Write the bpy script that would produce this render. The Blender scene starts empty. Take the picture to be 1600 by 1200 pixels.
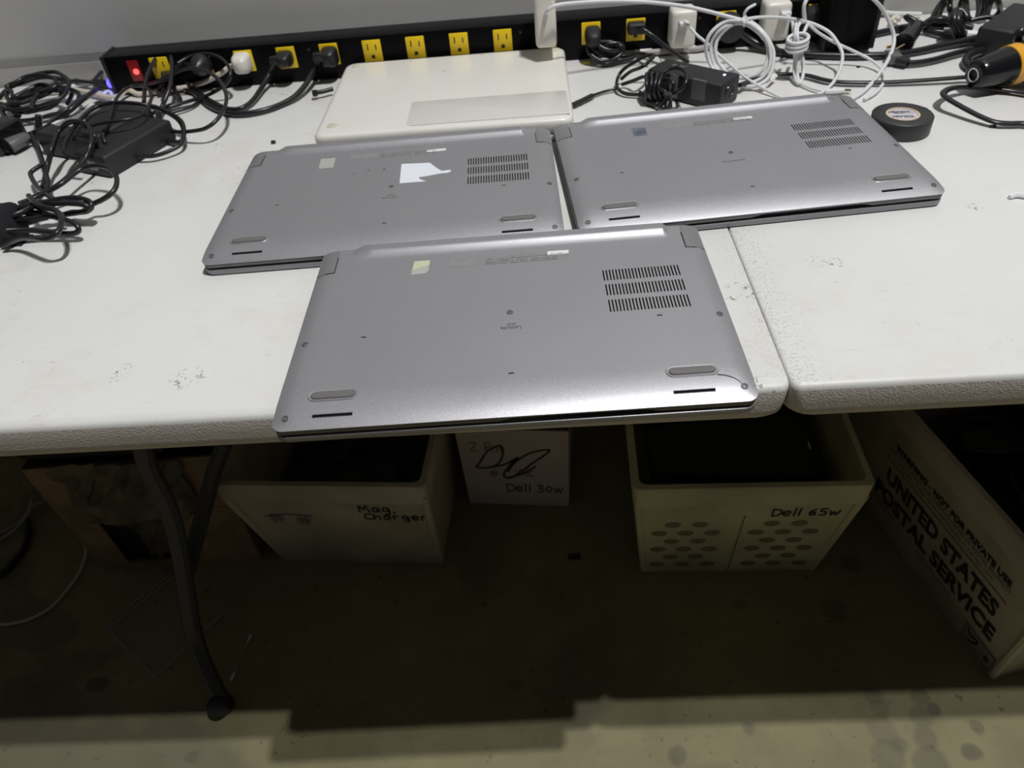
import bpy, bmesh, math, random
from mathutils import Vector, Matrix
PI = math.pi
C = bpy.context.scene.collection
SC = bpy.context.scene
random.seed(7)
TZ = 0.74                      # height of the table top above the floor

# ---------------------------------------------------------------- camera
cd = bpy.data.cameras.new('camera'); cam = bpy.data.objects.new('camera', cd); C.objects.link(cam)
cd.sensor_width = 36.0; cd.lens = 1170.3938 / 1600 * 36.0; cd.clip_start = 0.02
def cam_matrix(pitch, roll, yaw, loc):
    cy, sy = math.cos(yaw), math.sin(yaw)
    f = Vector((sy*math.cos(pitch), cy*math.cos(pitch), -math.sin(pitch)))
    right = Vector((cy, -sy, 0)); up = right.cross(f)
    r = right*math.cos(roll) + up*math.sin(roll); u = up*math.cos(roll) - right*math.sin(roll)
    m = Matrix((( r.x, u.x, -f.x, loc[0]), (r.y, u.y, -f.y, loc[1]), (r.z, u.z, -f.z, loc[2]), (0, 0, 0, 1)))
    return m
cam.matrix_world = cam_matrix(0.737448, -0.105129, -0.074725, (0, 0, 0.398214 + TZ))
cd.dof.use_dof = True; cd.dof.focus_distance = 0.66; cd.dof.aperture_fstop = 9.0
SC.camera = cam

# ---------------------------------------------------------------- light
w = bpy.data.worlds.new('world'); SC.world = w; w.use_nodes = True
w.node_tree.nodes['Background'].inputs[0].default_value = (0.9, 0.95, 1.0, 1)
w.node_tree.nodes['Background'].inputs[1].default_value = 0.030
def lamp(name, loc, power, size, col):
    d = bpy.data.lights.new(name, 'POINT'); d.energy = power; d.shadow_soft_size = size; d.color = col
    o = bpy.data.objects.new(name, d); C.objects.link(o); o.location = loc
# the two high-bay ceiling lamps of the hall: they cast the table's double shadow
lamp('ceiling_lamp', (0.742, -0.04, TZ + 3.17), 130, 0.03, (1.0, 1.0, 0.985))
lamp('ceiling_lamp', (0.82, 0.14, TZ + 3.17), 215, 0.03, (1.0, 1.0, 0.985))
SC.view_settings.view_transform = 'Standard'; SC.view_settings.look = 'None'
SC.view_settings.gamma = 1; SC.view_settings.use_curve_mapping = False
SC.view_settings.exposure = 0.0

# ---------------------------------------------------------------- materials
def new_mat(name):
    m = bpy.data.materials.new(name); m.use_nodes = True
    return m, m.node_tree, m.node_tree.nodes['Principled BSDF']
def mat(name, col, rough=0.5, metal=0.0, var=0.0, vscale=40, bump=0.0, bscale=200, emit=None, es=0, alpha=1, coat=0, spec=0.5):
    m, nt, b = new_mat(name); L = nt.links.new
    b.inputs['Base Color'].default_value = (*col, 1); b.inputs['Roughness'].default_value = rough
    b.inputs['Metallic'].default_value = metal; b.inputs['Specular IOR Level'].default_value = spec
    b.inputs['Coat Weight'].default_value = coat
    tc = nt.nodes.new('ShaderNodeTexCoord')
    if var:
        n = nt.nodes.new('ShaderNodeTexNoise'); n.inputs['Scale'].default_value = vscale; n.inputs['Detail'].default_value = 5
        L(tc.outputs['Object'], n.inputs['Vector'])
        r = nt.nodes.new('ShaderNodeValToRGB'); r.color_ramp.elements[0].position = .3; r.color_ramp.elements[1].position = .7
        r.color_ramp.elements[0].color = (*[max(0, c*(1-var)) for c in col], 1)
        r.color_ramp.elements[1].color = (*[min(1, c*(1+var)) for c in col], 1)
        L(n.outputs['Fac'], r.inputs[0]); L(r.outputs[0], b.inputs['Base Color'])
    if bump:
        n2 = nt.nodes.new('ShaderNodeTexNoise'); n2.inputs['Scale'].default_value = bscale; n2.inputs['Detail'].default_value = 3
        bp = nt.nodes.new('ShaderNodeBump'); bp.inputs['Strength'].default_value = bump; bp.inputs['Distance'].default_value = .001
        L(tc.outputs['Object'], n2.inputs['Vector']); L(n2.outputs['Fac'], bp.inputs['Height']); L(bp.outputs[0], b.inputs['Normal'])
    if emit: b.inputs['Emission Color'].default_value = (*emit, 1); b.inputs['Emission Strength'].default_value = es
    if alpha < 1: b.inputs['Alpha'].default_value = alpha
    return m

def mix(nt, fac, a, b):
    n = nt.nodes.new('ShaderNodeMix'); n.data_type = 'RGBA'
    for s, v in ((n.inputs[0], fac), (n.inputs[6], a), (n.inputs[7], b)):
        if hasattr(v, 'links') or hasattr(v, 'is_linked'): nt.links.new(v, s)
        else: s.default_value = v if not isinstance(v, tuple) else (*v, 1)
    return n.outputs[2]
def ramp(nt, src, p0, p1, c0=(0, 0, 0), c1=(1, 1, 1)):
    r = nt.nodes.new('ShaderNodeValToRGB'); r.color_ramp.elements[0].position = p0; r.color_ramp.elements[1].position = p1
    r.color_ramp.elements[0].color = (*c0, 1); r.color_ramp.elements[1].color = (*c1, 1)
    nt.links.new(src, r.inputs[0]); return r.outputs[0]
def noise(nt, vec, scale, detail=4, rough=.5, dist=0):
    n = nt.nodes.new('ShaderNodeTexNoise'); n.inputs['Scale'].default_value = scale; n.inputs['Detail'].default_value = detail
    n.inputs['Roughness'].default_value = rough; n.inputs['Distortion'].default_value = dist
    nt.links.new(vec, n.inputs['Vector']); return n.outputs['Fac']
def mapping(nt, vec, scale=(1, 1, 1), rot=(0, 0, 0)):
    n = nt.nodes.new('ShaderNodeMapping'); n.inputs['Scale'].default_value = scale; n.inputs['Rotation'].default_value = rot
    nt.links.new(vec, n.inputs['Vector']); return n.outputs[0]
def mul(nt, a, b):
    n = nt.nodes.new('ShaderNodeMath'); n.operation = 'MULTIPLY'
    nt.links.new(a, n.inputs[0])
    if isinstance(b, (int, float)): n.inputs[1].default_value = b
    else: nt.links.new(b, n.inputs[1])
    return n.outputs[0]

def table_material(lip=False):
    m, nt, b = new_mat('table_plastic_shaded_lip' if lip else 'table_top_plastic')
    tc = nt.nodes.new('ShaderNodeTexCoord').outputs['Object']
    base = (.78, .775, .765) if not lip else (.64, .59, .57)  # lip is the same plastic, its shade put into a darker base colour
    col = mix(nt, ramp(nt, noise(nt, tc, 5, 6, .6), .35, .75), base, tuple(c*.93 for c in base))
    # fine scuffs running in several directions, and small dark marks
    for sc, rot, p0, p1, k in (((30, 420, 60), .6, .66, .73, .28), ((420, 60, 60), .2, .68, .75, .22), ((60, 160, 90), -.5, .70, .78, .45), ((130, 140, 90), 0, .72, .77, .5)):
        s = noise(nt, mapping(nt, tc, sc, (0, 0, rot)), 1, 3, .5)
        where = ramp(nt, noise(nt, tc, 7, 3), .44, .60)
        col = mix(nt, mul(nt, mul(nt, ramp(nt, s, p0, p1), where), k), col, (.33, .31, .28))
    sp = noise(nt, tc, 170, 2, .5)
    col = mix(nt, mul(nt, mul(nt, ramp(nt, sp, .73, .78), ramp(nt, noise(nt, tc, 12, 2), .5, .66)), .7), col, (.12, .11, .10))
    yl = ramp(nt, noise(nt, tc, 7, 5, .7), .54, .76)
    col = mix(nt, mul(nt, yl, .42), col, (.62, .56, .42))
    # grime rubbed in along the joint of the two tables
    sep = nt.nodes.new('ShaderNodeSeparateXYZ'); gp = nt.nodes.new('ShaderNodeNewGeometry'); nt.links.new(gp.outputs['Position'], sep.inputs[0])
    d_ = nt.nodes.new('ShaderNodeMath'); d_.operation = 'SUBTRACT'; nt.links.new(sep.outputs[0], d_.inputs[0]); d_.inputs[1].default_value = .188
    a_ = nt.nodes.new('ShaderNodeMath'); a_.operation = 'ABSOLUTE'; nt.links.new(d_.outputs[0], a_.inputs[0])
    near = ramp(nt, a_.outputs[0], .0, .034, (1, 1, 1), (0, 0, 0))
    grit = ramp(nt, noise(nt, tc, 420, 4, .7), .52, .66)
    col = mix(nt, mul(nt, mul(nt, near, grit), .65), col, (.34, .31, .24))
    smud = mul(nt, ramp(nt, noise(nt, tc, 260, 3, .6), .58, .64), ramp(nt, noise(nt, tc, 16, 1), .68, .72))
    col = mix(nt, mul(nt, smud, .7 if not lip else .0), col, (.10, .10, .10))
    nt.links.new(col, b.inputs['Base Color'])
    b.inputs['Roughness'].default_value = .45
    n2 = noise(nt, tc, 620 if lip else 400, 2, .5)
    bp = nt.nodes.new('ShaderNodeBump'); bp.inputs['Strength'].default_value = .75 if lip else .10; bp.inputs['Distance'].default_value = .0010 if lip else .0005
    nt.links.new(n2, bp.inputs['Height']); nt.links.new(bp.outputs[0], b.inputs['Normal'])
    return m
def metal_material():
    m, nt, b = new_mat('silver_painted_metal')
    tc = nt.nodes.new('ShaderNodeTexCoord').outputs['Object']
    col = mix(nt, ramp(nt, noise(nt, tc, 1500, 1), .3, .7), (.40, .393, .418), (.55, .542, .574))
    nt.links.new(col, b.inputs['Base Color'])
    b.inputs['Metallic'].default_value = .72
    nt.links.new(ramp(nt, noise(nt, tc, 12, 4), .2, .8, (.39,)*3, (.45,)*3), b.inputs['Roughness'])
    bp = nt.nodes.new('ShaderNodeBump'); bp.inputs['Strength'].default_value = .25; bp.inputs['Distance'].default_value = .0002
    nt.links.new(noise(nt, tc, 1300, 2), bp.inputs['Height']); nt.links.new(bp.outputs[0], b.inputs['Normal'])
    return m
def floor_material():
    m, nt, b = new_mat('stained_concrete')
    tc = nt.nodes.new('ShaderNodeTexCoord').outputs['Object']
    col = mix(nt, ramp(nt, noise(nt, tc, 6, 8, .65), .3, .7), (.235, .21, .115), (.36, .325, .18))
    col = mix(nt, mul(nt, ramp(nt, noise(nt, tc, 2.3, 4, .5, .6), .53, .58), .5), col, (.15, .13, .105))
    v = nt.nodes.new('ShaderNodeTexVoronoi'); v.inputs['Scale'].default_value = 7.5
    nt.links.new(mapping(nt, tc, (1, 1.5, 1), (0, 0, .4)), v.inputs['Vector'])
    spots = ramp(nt, v.outputs['Distance'], .13, .19, (1, 1, 1), (0, 0, 0))
    where = ramp(nt, noise(nt, tc, 3.1, 1), .47, .52)
    col = mix(nt, mul(nt, mul(nt, spots, where), .7), col, (.11, .095, .07))
    col = mix(nt, mul(nt, ramp(nt, noise(nt, tc, 60, 3), .66, .72), .6), col, (.09, .08, .06))
    # round damp stains on the concrete
    warp = nt.nodes.new('ShaderNodeTexNoise'); warp.inputs['Scale'].default_value = 25; nt.links.new(tc, warp.inputs['Vector'])
    wv = nt.nodes.new('ShaderNodeVectorMath'); wv.operation = 'MULTIPLY_ADD'; nt.links.new(warp.outputs['Color'], wv.inputs[0]); wv.inputs[1].default_value = (.016, .016, 0); nt.links.new(tc, wv.inputs[2])
    for (sx_, sy_, _z), rad, k_ in zip([(0.5303, 0.4899, 0), (0.5086, 0.4812, 0), (0.5786, 0.4653, 0), (0.5018, 0.4522, 0), (0.4629, 0.4435, 0), (0.5587, 0.4321, 0), (0.4975, 0.4191, 0), (0.4512, 0.4942, 0), (0.4481, 0.4646, 0), (0.4426, 0.4291, 0), (0.1499, 0.435, 0), (-0.5753, 0.4531, 0), (0.2581, 0.4719, 0), (0.4513, 0.5135, 0), (0.5181, 0.5103, 0), (0.4935, 0.7451, 0), (0.4389, 0.6555, 0)],
                                   (.010, .017, .010, .016, .012, .013, .024, .014, .020, .024, .013, .011, .009, .015, .014, .020, .02), (.7, .45, .5, .45, .45, .65, .45, .35, .35, .35, .5, .45, .45, .5, .5, .5, .5)):
        dn = nt.nodes.new('ShaderNodeVectorMath'); dn.operation = 'DISTANCE'; nt.links.new(wv.outputs[0], dn.inputs[0]); dn.inputs[1].default_value = (sx_+.008, sy_+.008, 0)
        col = mix(nt, mul(nt, ramp(nt, dn.outputs['Value'], rad*.85, rad*1.1, (1, 1, 1), (0, 0, 0)), k_), col, (.12, .105, .075))
    nt.links.new(col, b.inputs['Base Color']); b.inputs['Roughness'].default_value = .7
    bp = nt.nodes.new('ShaderNodeBump'); bp.inputs['Strength'].default_value = .3; bp.inputs['Distance'].default_value = .002
    nt.links.new(noise(nt, tc, 40, 6), bp.inputs['Height']); nt.links.new(bp.outputs[0], b.inputs['Normal'])
    return m
def wall_material():
    m, nt, b = new_mat('grey_wall_paint')
    tc = nt.nodes.new('ShaderNodeTexCoord').outputs['Object']
    col = mix(nt, ramp(nt, noise(nt, tc, 2.5, 5), .3, .7), (.46, .455, .45), (.57, .56, .555))
    nt.links.new(col, b.inputs['Base Color']); b.inputs['Roughness'].default_value = .55
    return m

M = {}
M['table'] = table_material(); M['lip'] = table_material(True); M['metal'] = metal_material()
M['floor'] = floor_material(); M['wall'] = wall_material()
M['trim'] = mat('grey_trim', (.30, .295, .29), .6, var=.1, vscale=6)
M['laptop_frame'] = mat('laptop_frame_paint', (.17, .165, .17), .42, .3, var=.1, vscale=60)
M['lid'] = mat('laptop_lid_paint', (.27, .27, .29), .36, .55, var=.06, vscale=300)
M['dark'] = mat('dark_interior', (.012, .012, .014), .6)
M['rubber_grey'] = mat('grey_rubber_foot', (.16, .155, .15), .5)
M['screw'] = mat('dark_screw_steel', (.20, .20, .21), .35, .6)
M['bright_edge'] = mat('bare_metal_edge', (.75, .75, .76), .3, .6)
M['print'] = mat('grey_print', (.10, .10, .11), .6)
M['faint_print'] = mat('faint_label_film', (.27, .265, .275), .35, var=.12, vscale=200)
M['yellowed'] = mat('yellowed_film', (.58, .60, .42), .4, var=.1, vscale=90)
M['silverfilm'] = mat('worn_silver_film', (.55, .55, .52), .35, .2)
M['holo'] = mat('holographic_film', (.35, .38, .50), .15, .8, var=.4, vscale=160)
M['white_label'] = mat('white_label_paper', (.85, .85, .86), .45)
M['torn'] = mat('torn_white_sticker', (.85, .87, .95), .5)
M['white_plastic'] = mat('aged_white_plastic', (.84, .82, .765), .30, coat=.3, var=.03, vscale=8)
M['white_panel'] = mat('translucent_grey_panel', (.74, .71, .68), .18, coat=.3)
M['foot_white'] = mat('greenish_white_rubber', (.60, .60, .47), .5)
M['cream'] = mat('cream_plastic', (.80, .77, .70), .35, var=.04, vscale=30)
M['white_cable'] = mat('white_cable_rubber', (.78, .78, .80), .40)
M['cream_cable'] = mat('cream_cord', (.70, .64, .55), .45)
M['grey_cable'] = mat('grey_cord', (.38, .36, .35), .45)
M['black'] = mat('black_plastic', (.018, .018, .020), .38)
M['black_matte'] = mat('black_matte_plastic', (.018, .018, .020), .55, bump=.15, bscale=900)
M['cable'] = mat('black_cable_rubber', (.016, .016, .019), .30)
M['black_gloss'] = mat('glossy_black_enamel', (.008, .008, .010), .22)
M['strip'] = mat('black_strip_enamel', (.004, .004, .005), .34, spec=.11)
M['yellow'] = mat('yellow_outlet_plastic', (.98, .66, .015), .38, var=.05, vscale=60)
M['orange'] = mat('amber_band', (.80, .38, .03), .35)
M['red'] = mat('red_rocker', (.16, .006, .008), .3, emit=(1, .02, .02), es=.04)
M['red_glow'] = mat('red_lamp', (1, .05, .05), .3, emit=(1, .03, .03), es=6)
M['blue_glow'] = mat('blue_lamp', (.05, .05, 1), .3, emit=(.05, .04, 1), es=6)
M['led'] = mat('pale_led', (.5, .7, 1), .3, emit=(.55, .75, 1), es=6)
M['brass'] = mat('brass_prong', (.62, .50, .28), .3, 1)
M['steel'] = mat('steel', (.6, .6, .6), .25, 1)
M['tape'] = mat('black_vinyl_tape', (.035, .035, .036), .42, var=.15, vscale=15)
M['tape_core'] = mat('tan_cardboard_core', (.62, .50, .36), .7)
M['tape_label'] = mat('lilac_core_label', (.56, .54, .60), .6)
M['ink'] = mat('black_ink', (.02, .02, .022), .6)
M['fine_ink'] = mat('grey_fine_print', (.20, .20, .20), .6)
M['purple_ink'] = mat('faded_purple_ink', (.30, .17, .24), .7)
M['tote'] = mat('dirty_white_corrugated_plastic', (.47, .42, .33), .55, var=.22, vscale=9)
M['tote_warm'] = mat('yellowed_corrugated_plastic', (.60, .55, .36), .55, var=.2, vscale=9)
M['tote_hole'] = mat('brown_oval_dimple', (.25, .19, .13), .7)
M['box_white'] = mat('white_cardboard', (.70, .60, .56), .7, var=.1, vscale=7)
M['cardboard'] = mat('brown_worn_cardboard', (.28, .19, .11), .8, var=.35, vscale=14)
M['crumple'] = mat('crumpled_tan_plastic', (.13, .105, .075), .5, var=.6, vscale=18)
M['leg'] = mat('dark_grey_powder_coat', (.034, .034, .044), .45)
M['paper'] = mat('white_paper', (.85, .85, .87), .7)
M['bag'] = mat('clear_plastic_film', (.55, .5, .5), .15, alpha=.10)
M['bag_edge'] = mat('clear_plastic_fold', (.5, .43, .42), .2, alpha=.45)
M['orange_label'] = mat('orange_print', (.45, .16, .05), .7)
M['tag_paper'] = mat('grey_tag', (.60, .60, .60), .5)
M['smoke'] = mat('grey_translucent_plug', (.13, .13, .13), .3)
M['dirty_yellow'] = mat('yellow_scrap', (.65, .62, .08), .4)
M['battery_black'] = mat('black_laptop_lid', (.012, .012, .014), .35)
M['velcro'] = mat('black_velcro', (.014, .014, .018), .85)

# ---------------------------------------------------------------- builders
def props(o, label=None, cat=None, group=None, kind=None):
    if label: o['label'] = label
    if cat: o['category'] = cat
    if group: o['group'] = group
    if kind: o['kind'] = kind
    return o
def thing(name, label, cat, loc=(0, 0, 0), rotz=0, group=None):
    o = bpy.data.objects.new(name, None); C.objects.link(o); o.empty_display_size = .02
    o.location = loc; o.rotation_euler = (0, 0, rotz)
    return props(o, label, cat, group)
class MB:
    """collects pieces of one mesh"""
    def __init__(s): s.v = []; s.f = []; s.m = []
    def add(s, vs, fs, mi=0):
        n = len(s.v); s.v += [tuple(p) for p in vs]; s.f += [tuple(i+n for i in f) for f in fs]; s.m += [mi]*len(fs); return s
    def box(s, lo, hi, mi=0, mx=None):
        x0, y0, z0 = lo; x1, y1, z1 = hi
        vs = [Vector(p) for p in ((x0,y0,z0),(x1,y0,z0),(x1,y1,z0),(x0,y1,z0),(x0,y0,z1),(x1,y0,z1),(x1,y1,z1),(x0,y1,z1))]
        if mx: vs = [mx @ p for p in vs]
        return s.add(vs, ((0,3,2,1),(4,5,6,7),(0,1,5,4),(1,2,6,5),(2,3,7,6),(3,0,4,7)), mi)
    def rbox(s, lo, hi, r=.002, seg=2, mi=0, mx=None):
        bm = bmesh.new(); bmesh.ops.create_cube(bm, size=1)
        for v in bm.verts: v.co = Vector([(lo[k]+hi[k])/2 + v.co[k]*(hi[k]-lo[k]) for k in range(3)])
        bmesh.ops.bevel(bm, geom=list(bm.edges), offset=r, segments=seg, profile=.5, affect='EDGES')
        bm.verts.index_update()
        vs = [(mx @ v.co) if mx else v.co.copy() for v in bm.verts]
        s.add(vs, [tuple(v.index for v in f.verts) for f in bm.faces], mi); bm.free(); return s
    def prism(s, poly, z0, z1, mi=0, mx=None):
        n = len(poly); vs = [Vector((x, y, z0)) for x, y in poly] + [Vector((x, y, z1)) for x, y in poly]
        if mx: vs = [mx @ p for p in vs]
        fs = [tuple(range(n))[::-1], tuple(range(n, 2*n))] + [(i, (i+1) % n, n+(i+1) % n, n+i) for i in range(n)]
        return s.add(vs, fs, mi)
    def lathe(s, prof, seg=24, mi=0, mx=None, cap=True):
        """prof: (radius, height) list about local z"""
        vs = []; k = len(prof)
        for i in range(seg):
            a = 2*PI*i/seg
            for r, h in prof:
                p = Vector((r*math.cos(a), r*math.sin(a), h)); vs.append(mx @ p if mx else p)
        fs = [(i*k+j, ((i+1) % seg)*k+j, ((i+1) % seg)*k+j+1, i*k+j+1) for i in range(seg) for j in range(k-1)]
        if cap and prof[0][0] > 1e-6: fs.append(tuple(i*k for i in range(seg))[::-1])
        if cap and prof[-1][0] > 1e-6: fs.append(tuple(i*k+k-1 for i in range(seg)))
        return s.add(vs, fs, mi)
    def tube(s, pts, r, seg=8, closed=False, sub=5, flat=1.0, mi=0):
        P = spline(pts, sub, closed); n = len(P); vs = []
        T = []
        for i in range(n):
            a = P[(i-1) % n] if (closed or i > 0) else P[i]; b = P[(i+1) % n] if (closed or i < n-1) else P[i]
            t = (b-a); T.append(t.normalized() if t.length > 1e-9 else Vector((1, 0, 0)))
        N = T[0].cross(Vector((0, 0, 1)))
        if N.length < 1e-3: N = T[0].cross(Vector((0, 1, 0)))
        N.normalize()
        for i in range(n):
            N = (N - T[i]*N.dot(T[i]));
            if N.length < 1e-6: N = T[i].orthogonal()
            N.normalize(); B = T[i].cross(N)
            rr = r if not callable(r) else r(i/(n-1))
            for k in range(seg):
                a = 2*PI*k/seg; vs.append(P[i] + N*(math.cos(a)*rr) + B*(math.sin(a)*rr*flat))
        fs = []
        for i in range(n if closed else n-1):
            j = (i+1) % n
            for k in range(seg): fs.append((i*seg+k, i*seg+(k+1) % seg, j*seg+(k+1) % seg, j*seg+k))
        if not closed: fs += [tuple(range(seg))[::-1], tuple((n-1)*seg+k for k in range(seg))]
        return s.add(vs, fs, mi)
    def build(s, name, m, parent=None, smooth=True, local=True, ang=35):
        """local=False: the coordinates are world coordinates, moved into the parent's frame"""
        me = bpy.data.meshes.new(name)
        vs = s.v
        if parent is not None and not local:
            off = world_loc(parent); vs = [(p[0]-off.x, p[1]-off.y, p[2]-off.z) for p in vs]
        me.from_pydata(vs, [], s.f)
        for mm in (m if isinstance(m, (list, tuple)) else [m]): me.materials.append(mm)
        if isinstance(m, (list, tuple)): me.polygons.foreach_set('material_index', s.m)
        bm = bmesh.new(); bm.from_mesh(me); bmesh.ops.recalc_face_normals(bm, faces=bm.faces); bm.to_mesh(me); bm.free()
        if smooth:
            me.polygons.foreach_set('use_smooth', [True]*len(me.polygons)); me.set_sharp_from_angle(angle=math.radians(ang))
        me.update(); o = bpy.data.objects.new(name, me); C.objects.link(o)
        if parent is not None: o.parent = parent
        return o
def world_loc(o):
    p = Vector(o.location)
    while o.parent: o = o.parent; p += Vector(o.location)
    return p
def spline(pts, sub=5, closed=False):
    P = [Vector(p) for p in pts]; n = len(P); out = []
    if n < 3: 
        return P if n == 2 else P
    for i in range(n if closed else n-1):
        p0 = P[(i-1) % n] if (closed or i > 0) else P[0]*2-P[1]
        p1 = P[i]; p2 = P[(i+1) % n]; p3 = P[(i+2) % n] if (closed or i < n-2) else P[-1]*2-P[-2]
        for k in range(sub):
            t = k/sub
            out.append(.5*((2*p1) + (p2-p0)*t + (2*p0-5*p1+4*p2-p3)*t*t + (3*p1-p0-3*p2+p3)*t**3))
    if not closed: out.append(P[-1])
    return out
def text(name, s, size, m, parent, mx, extrude=.00015, bold=0, shear=0, align='CENTER', sx=1.0, fitw=None, fith=None):
    cu = bpy.data.curves.new(name, 'FONT'); cu.body = s; cu.size = size; cu.extrude = extrude; cu.offset = bold; cu.shear = shear
    cu.align_x = align; cu.resolution_u = 3
    o = bpy.data.objects.new(name, cu); C.objects.link(o)
    me = bpy.data.meshes.new_from_object(o.evaluated_get(bpy.context.evaluated_depsgraph_get()))
    bpy.data.objects.remove(o); bpy.data.curves.remove(cu)
    if fitw:
        xs_ = [v.co.x for v in me.vertices]; ys_ = [v.co.y for v in me.vertices]; sx = fitw/(max(xs_)-min(xs_))
        sy = fith/(max(ys_)-min(ys_)) if fith else 1
        me.transform(Matrix.Diagonal((1, sy, 1, 1)))
    me.transform(mx @ Matrix.Diagonal((sx, 1, 1, 1))); me.materials.clear(); me.materials.append(m); me.name = name
    r = bpy.data.objects.new(name, me); C.objects.link(r); r.parent = parent
    return r
def axes(origin, xdir, ydir):
    x = Vector(xdir).normalized(); z = x.cross(Vector(ydir)).normalized(); y = z.cross(x)
    return Matrix(((x.x, y.x, z.x, origin[0]), (x.y, y.y, z.y, origin[1]), (x.z, y.z, z.z, origin[2]), (0, 0, 0, 1)))
def strokes(name, lines, width, m, parent, mx, thick=.0004):
    """hand-drawn marks: polylines in the plane of mx, drawn as thin flattened ribbons"""
    b = MB()
    for ln in lines:
        P = spline([(x, y, 0) for x, y in ln], 4) if len(ln) > 2 else [Vector((x, y, 0)) for x, y in ln]
        for a, c in zip(P, P[1:]):
            d = (c-a)
            if d.length < 1e-7: continue
            n = Vector((-d.y, d.x, 0)).normalized()*width/2; e = d.normalized()*width/3
            q = [a-e-n, c+e-n, c+e+n, a-e+n]
            b.add([mx @ Vector((p.x, p.y, 0)) for p in q] + [mx @ Vector((p.x, p.y, thick)) for p in q],
                  ((3,2,1,0),(4,5,6,7),(0,1,5,4),(1,2,6,5),(2,3,7,6),(3,0,4,7)))
    return b.build(name, m, parent, smooth=False)
def up(v): return (v[0], v[1], v[2] + TZ)
def T(x, y, z=0): return (x, y, z + TZ)

# ================================================================ the setting
def struct(name, b, m, **k):
    return props(b.build(name, m, **k), kind='structure')
b = MB(); b.box((-4.5, -4.5, -.05), (4.5, 4.5, 0)); struct('floor', b, M['floor'], smooth=False)
b = MB(); b.box((-4.5, 1.226, 0), (4.5, 1.34, 3.0)); struct('wall_back', b, M['wall'], smooth=False)
b = MB(); b.box((-4.5, 1.2215, TZ-.05), (4.5, 1.2258, TZ+.026)); struct('trim_1', b, mat('pale_grey_trim', (.44, .43, .41), .6), smooth=False)
b = MB(); b.box((-4.5, 1.2235, TZ+.0262), (4.5, 1.2258, TZ+.040)); struct('trim_2', b, M['trim'], smooth=False)
b = MB(); b.box((-4.5, 1.212, 0), (4.5, 1.2255, .10)); struct('baseboard_back', b, M['trim'], smooth=False)

# ================================================================ folding tables
def rrect(x0, x1, y0, y1, r, n=5):
    out = []
    for cx, cy, a0 in ((x1-r, y1-r, 0), (x0+r, y1-r, 90), (x0+r, y0+r, 180), (x1-r, y0+r, 270)):
        for k in range(n+1):
            a = math.radians(a0 + 90*k/n); out.append((cx+r*math.cos(a), cy+r*math.sin(a)))
    return out
def loops_mesh(loops, cap0=True, cap1=True, mats=None):
    b = MB(); n = len(loops[0]); vs = [p for l in loops for p in l]
    b.add(vs, []); 
    for i in range(len(loops)-1):
        for k in range(n):
            b.f.append((i*n+k, i*n+(k+1) % n, (i+1)*n+(k+1) % n, (i+1)*n+k)); b.m.append(mats[i] if mats else 0)
    if cap0: b.f.append(tuple(range(n))[::-1]); b.m.append(mats[0] if mats else 0)
    if cap1: b.f.append(tuple((len(loops)-1)*n+k for k in range(n))); b.m.append(mats[-1] if mats else 0)
    return b
def table(name, label, x0, x1, legs):
    y0, y1 = .4165, 1.219
    t = thing(name, label, 'table', ((x0+x1)/2, (y0+y1)/2, 0))
    prof = [(.030, -.020, .02), (.010, -.0335, .022), (.0025, -.0335, .020), (.0005, -.0300, .017), (0, -.0285, .015), (0, -.0235, .013), (0, -.0185, .011), (.0002, -.0052, .008),
            (.0012, -.0024, .008), (.0030, -.0008, .008), (.0060, 0, .008)]
    loops = [[(x, y, z+TZ) for x, y in rrect(x0+i*(.22 if z > -.006 else .6), x1-i*(.22 if z > -.006 else .6), y0+i, y1-i, r)] for i, z, r in prof]
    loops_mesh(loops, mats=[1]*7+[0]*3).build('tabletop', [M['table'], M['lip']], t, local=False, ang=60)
    for pts in legs:
        l = MB().tube(pts, .0130, 10, flat=1.0).build('leg', M['leg'], t, local=False)
    return t
ta = table('folding_table', 'white plastic folding table on the left, carrying the silver laptops and the white laptop', -1.65, .1797,
    [[(-0.5161, 0.64, 0.4923), (-0.5276, 0.64, 0.4448), (-0.5334, 0.64, 0.3661), (-0.5473, 0.63, 0.2773), (-0.5622, 0.61, 0.1932), (-0.5729, 0.59, 0.1181), (-0.5655, 0.565, 0.0751), (-0.5471, 0.532, 0.0206)],
     [(-.53,1.05,.70), (-.54,1.06,.3), (-.545,1.07,.016)]])
MB().tube([(-.51,.64,.69), (-.53,1.05,.69)], .012, 8).build('leg_rail', M['leg'], ta, local=False)
MB().tube([(-0.4896, 0.76, 0.3621), (-0.5176, 0.745, 0.3167), (-0.5338, 0.735, 0.2848), (-0.5603, 0.7, 0.2289), (-0.5759, 0.65, 0.1923)], .013, 8).build('folding_brace', M['leg'], ta, local=False)
ta_foot = Vector([(-0.5476, 0.532, 0.0162)][0])
fc = MB().lathe([(.0165, 0), (.0170, .004), (.0150, .034), (.0135, .036)], 16, mx=Matrix.Translation((ta_foot.x, ta_foot.y, 0)) @ Matrix.Rotation(.5, 4, 'X')).build('foot_cap', M['black'], ta, local=False)
fc['label'] = 'black rubber cap on the leg end'
table('folding_table', 'white plastic folding table on the right of the seam, carrying the tape roll', .1803, 2.01, [[(1.3,.6,.70), (1.3,.58,.3), (1.3,.56,.016)], [(1.3,1.05,.70), (1.3,1.06,.3), (1.3,1.07,.016)]])

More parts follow.
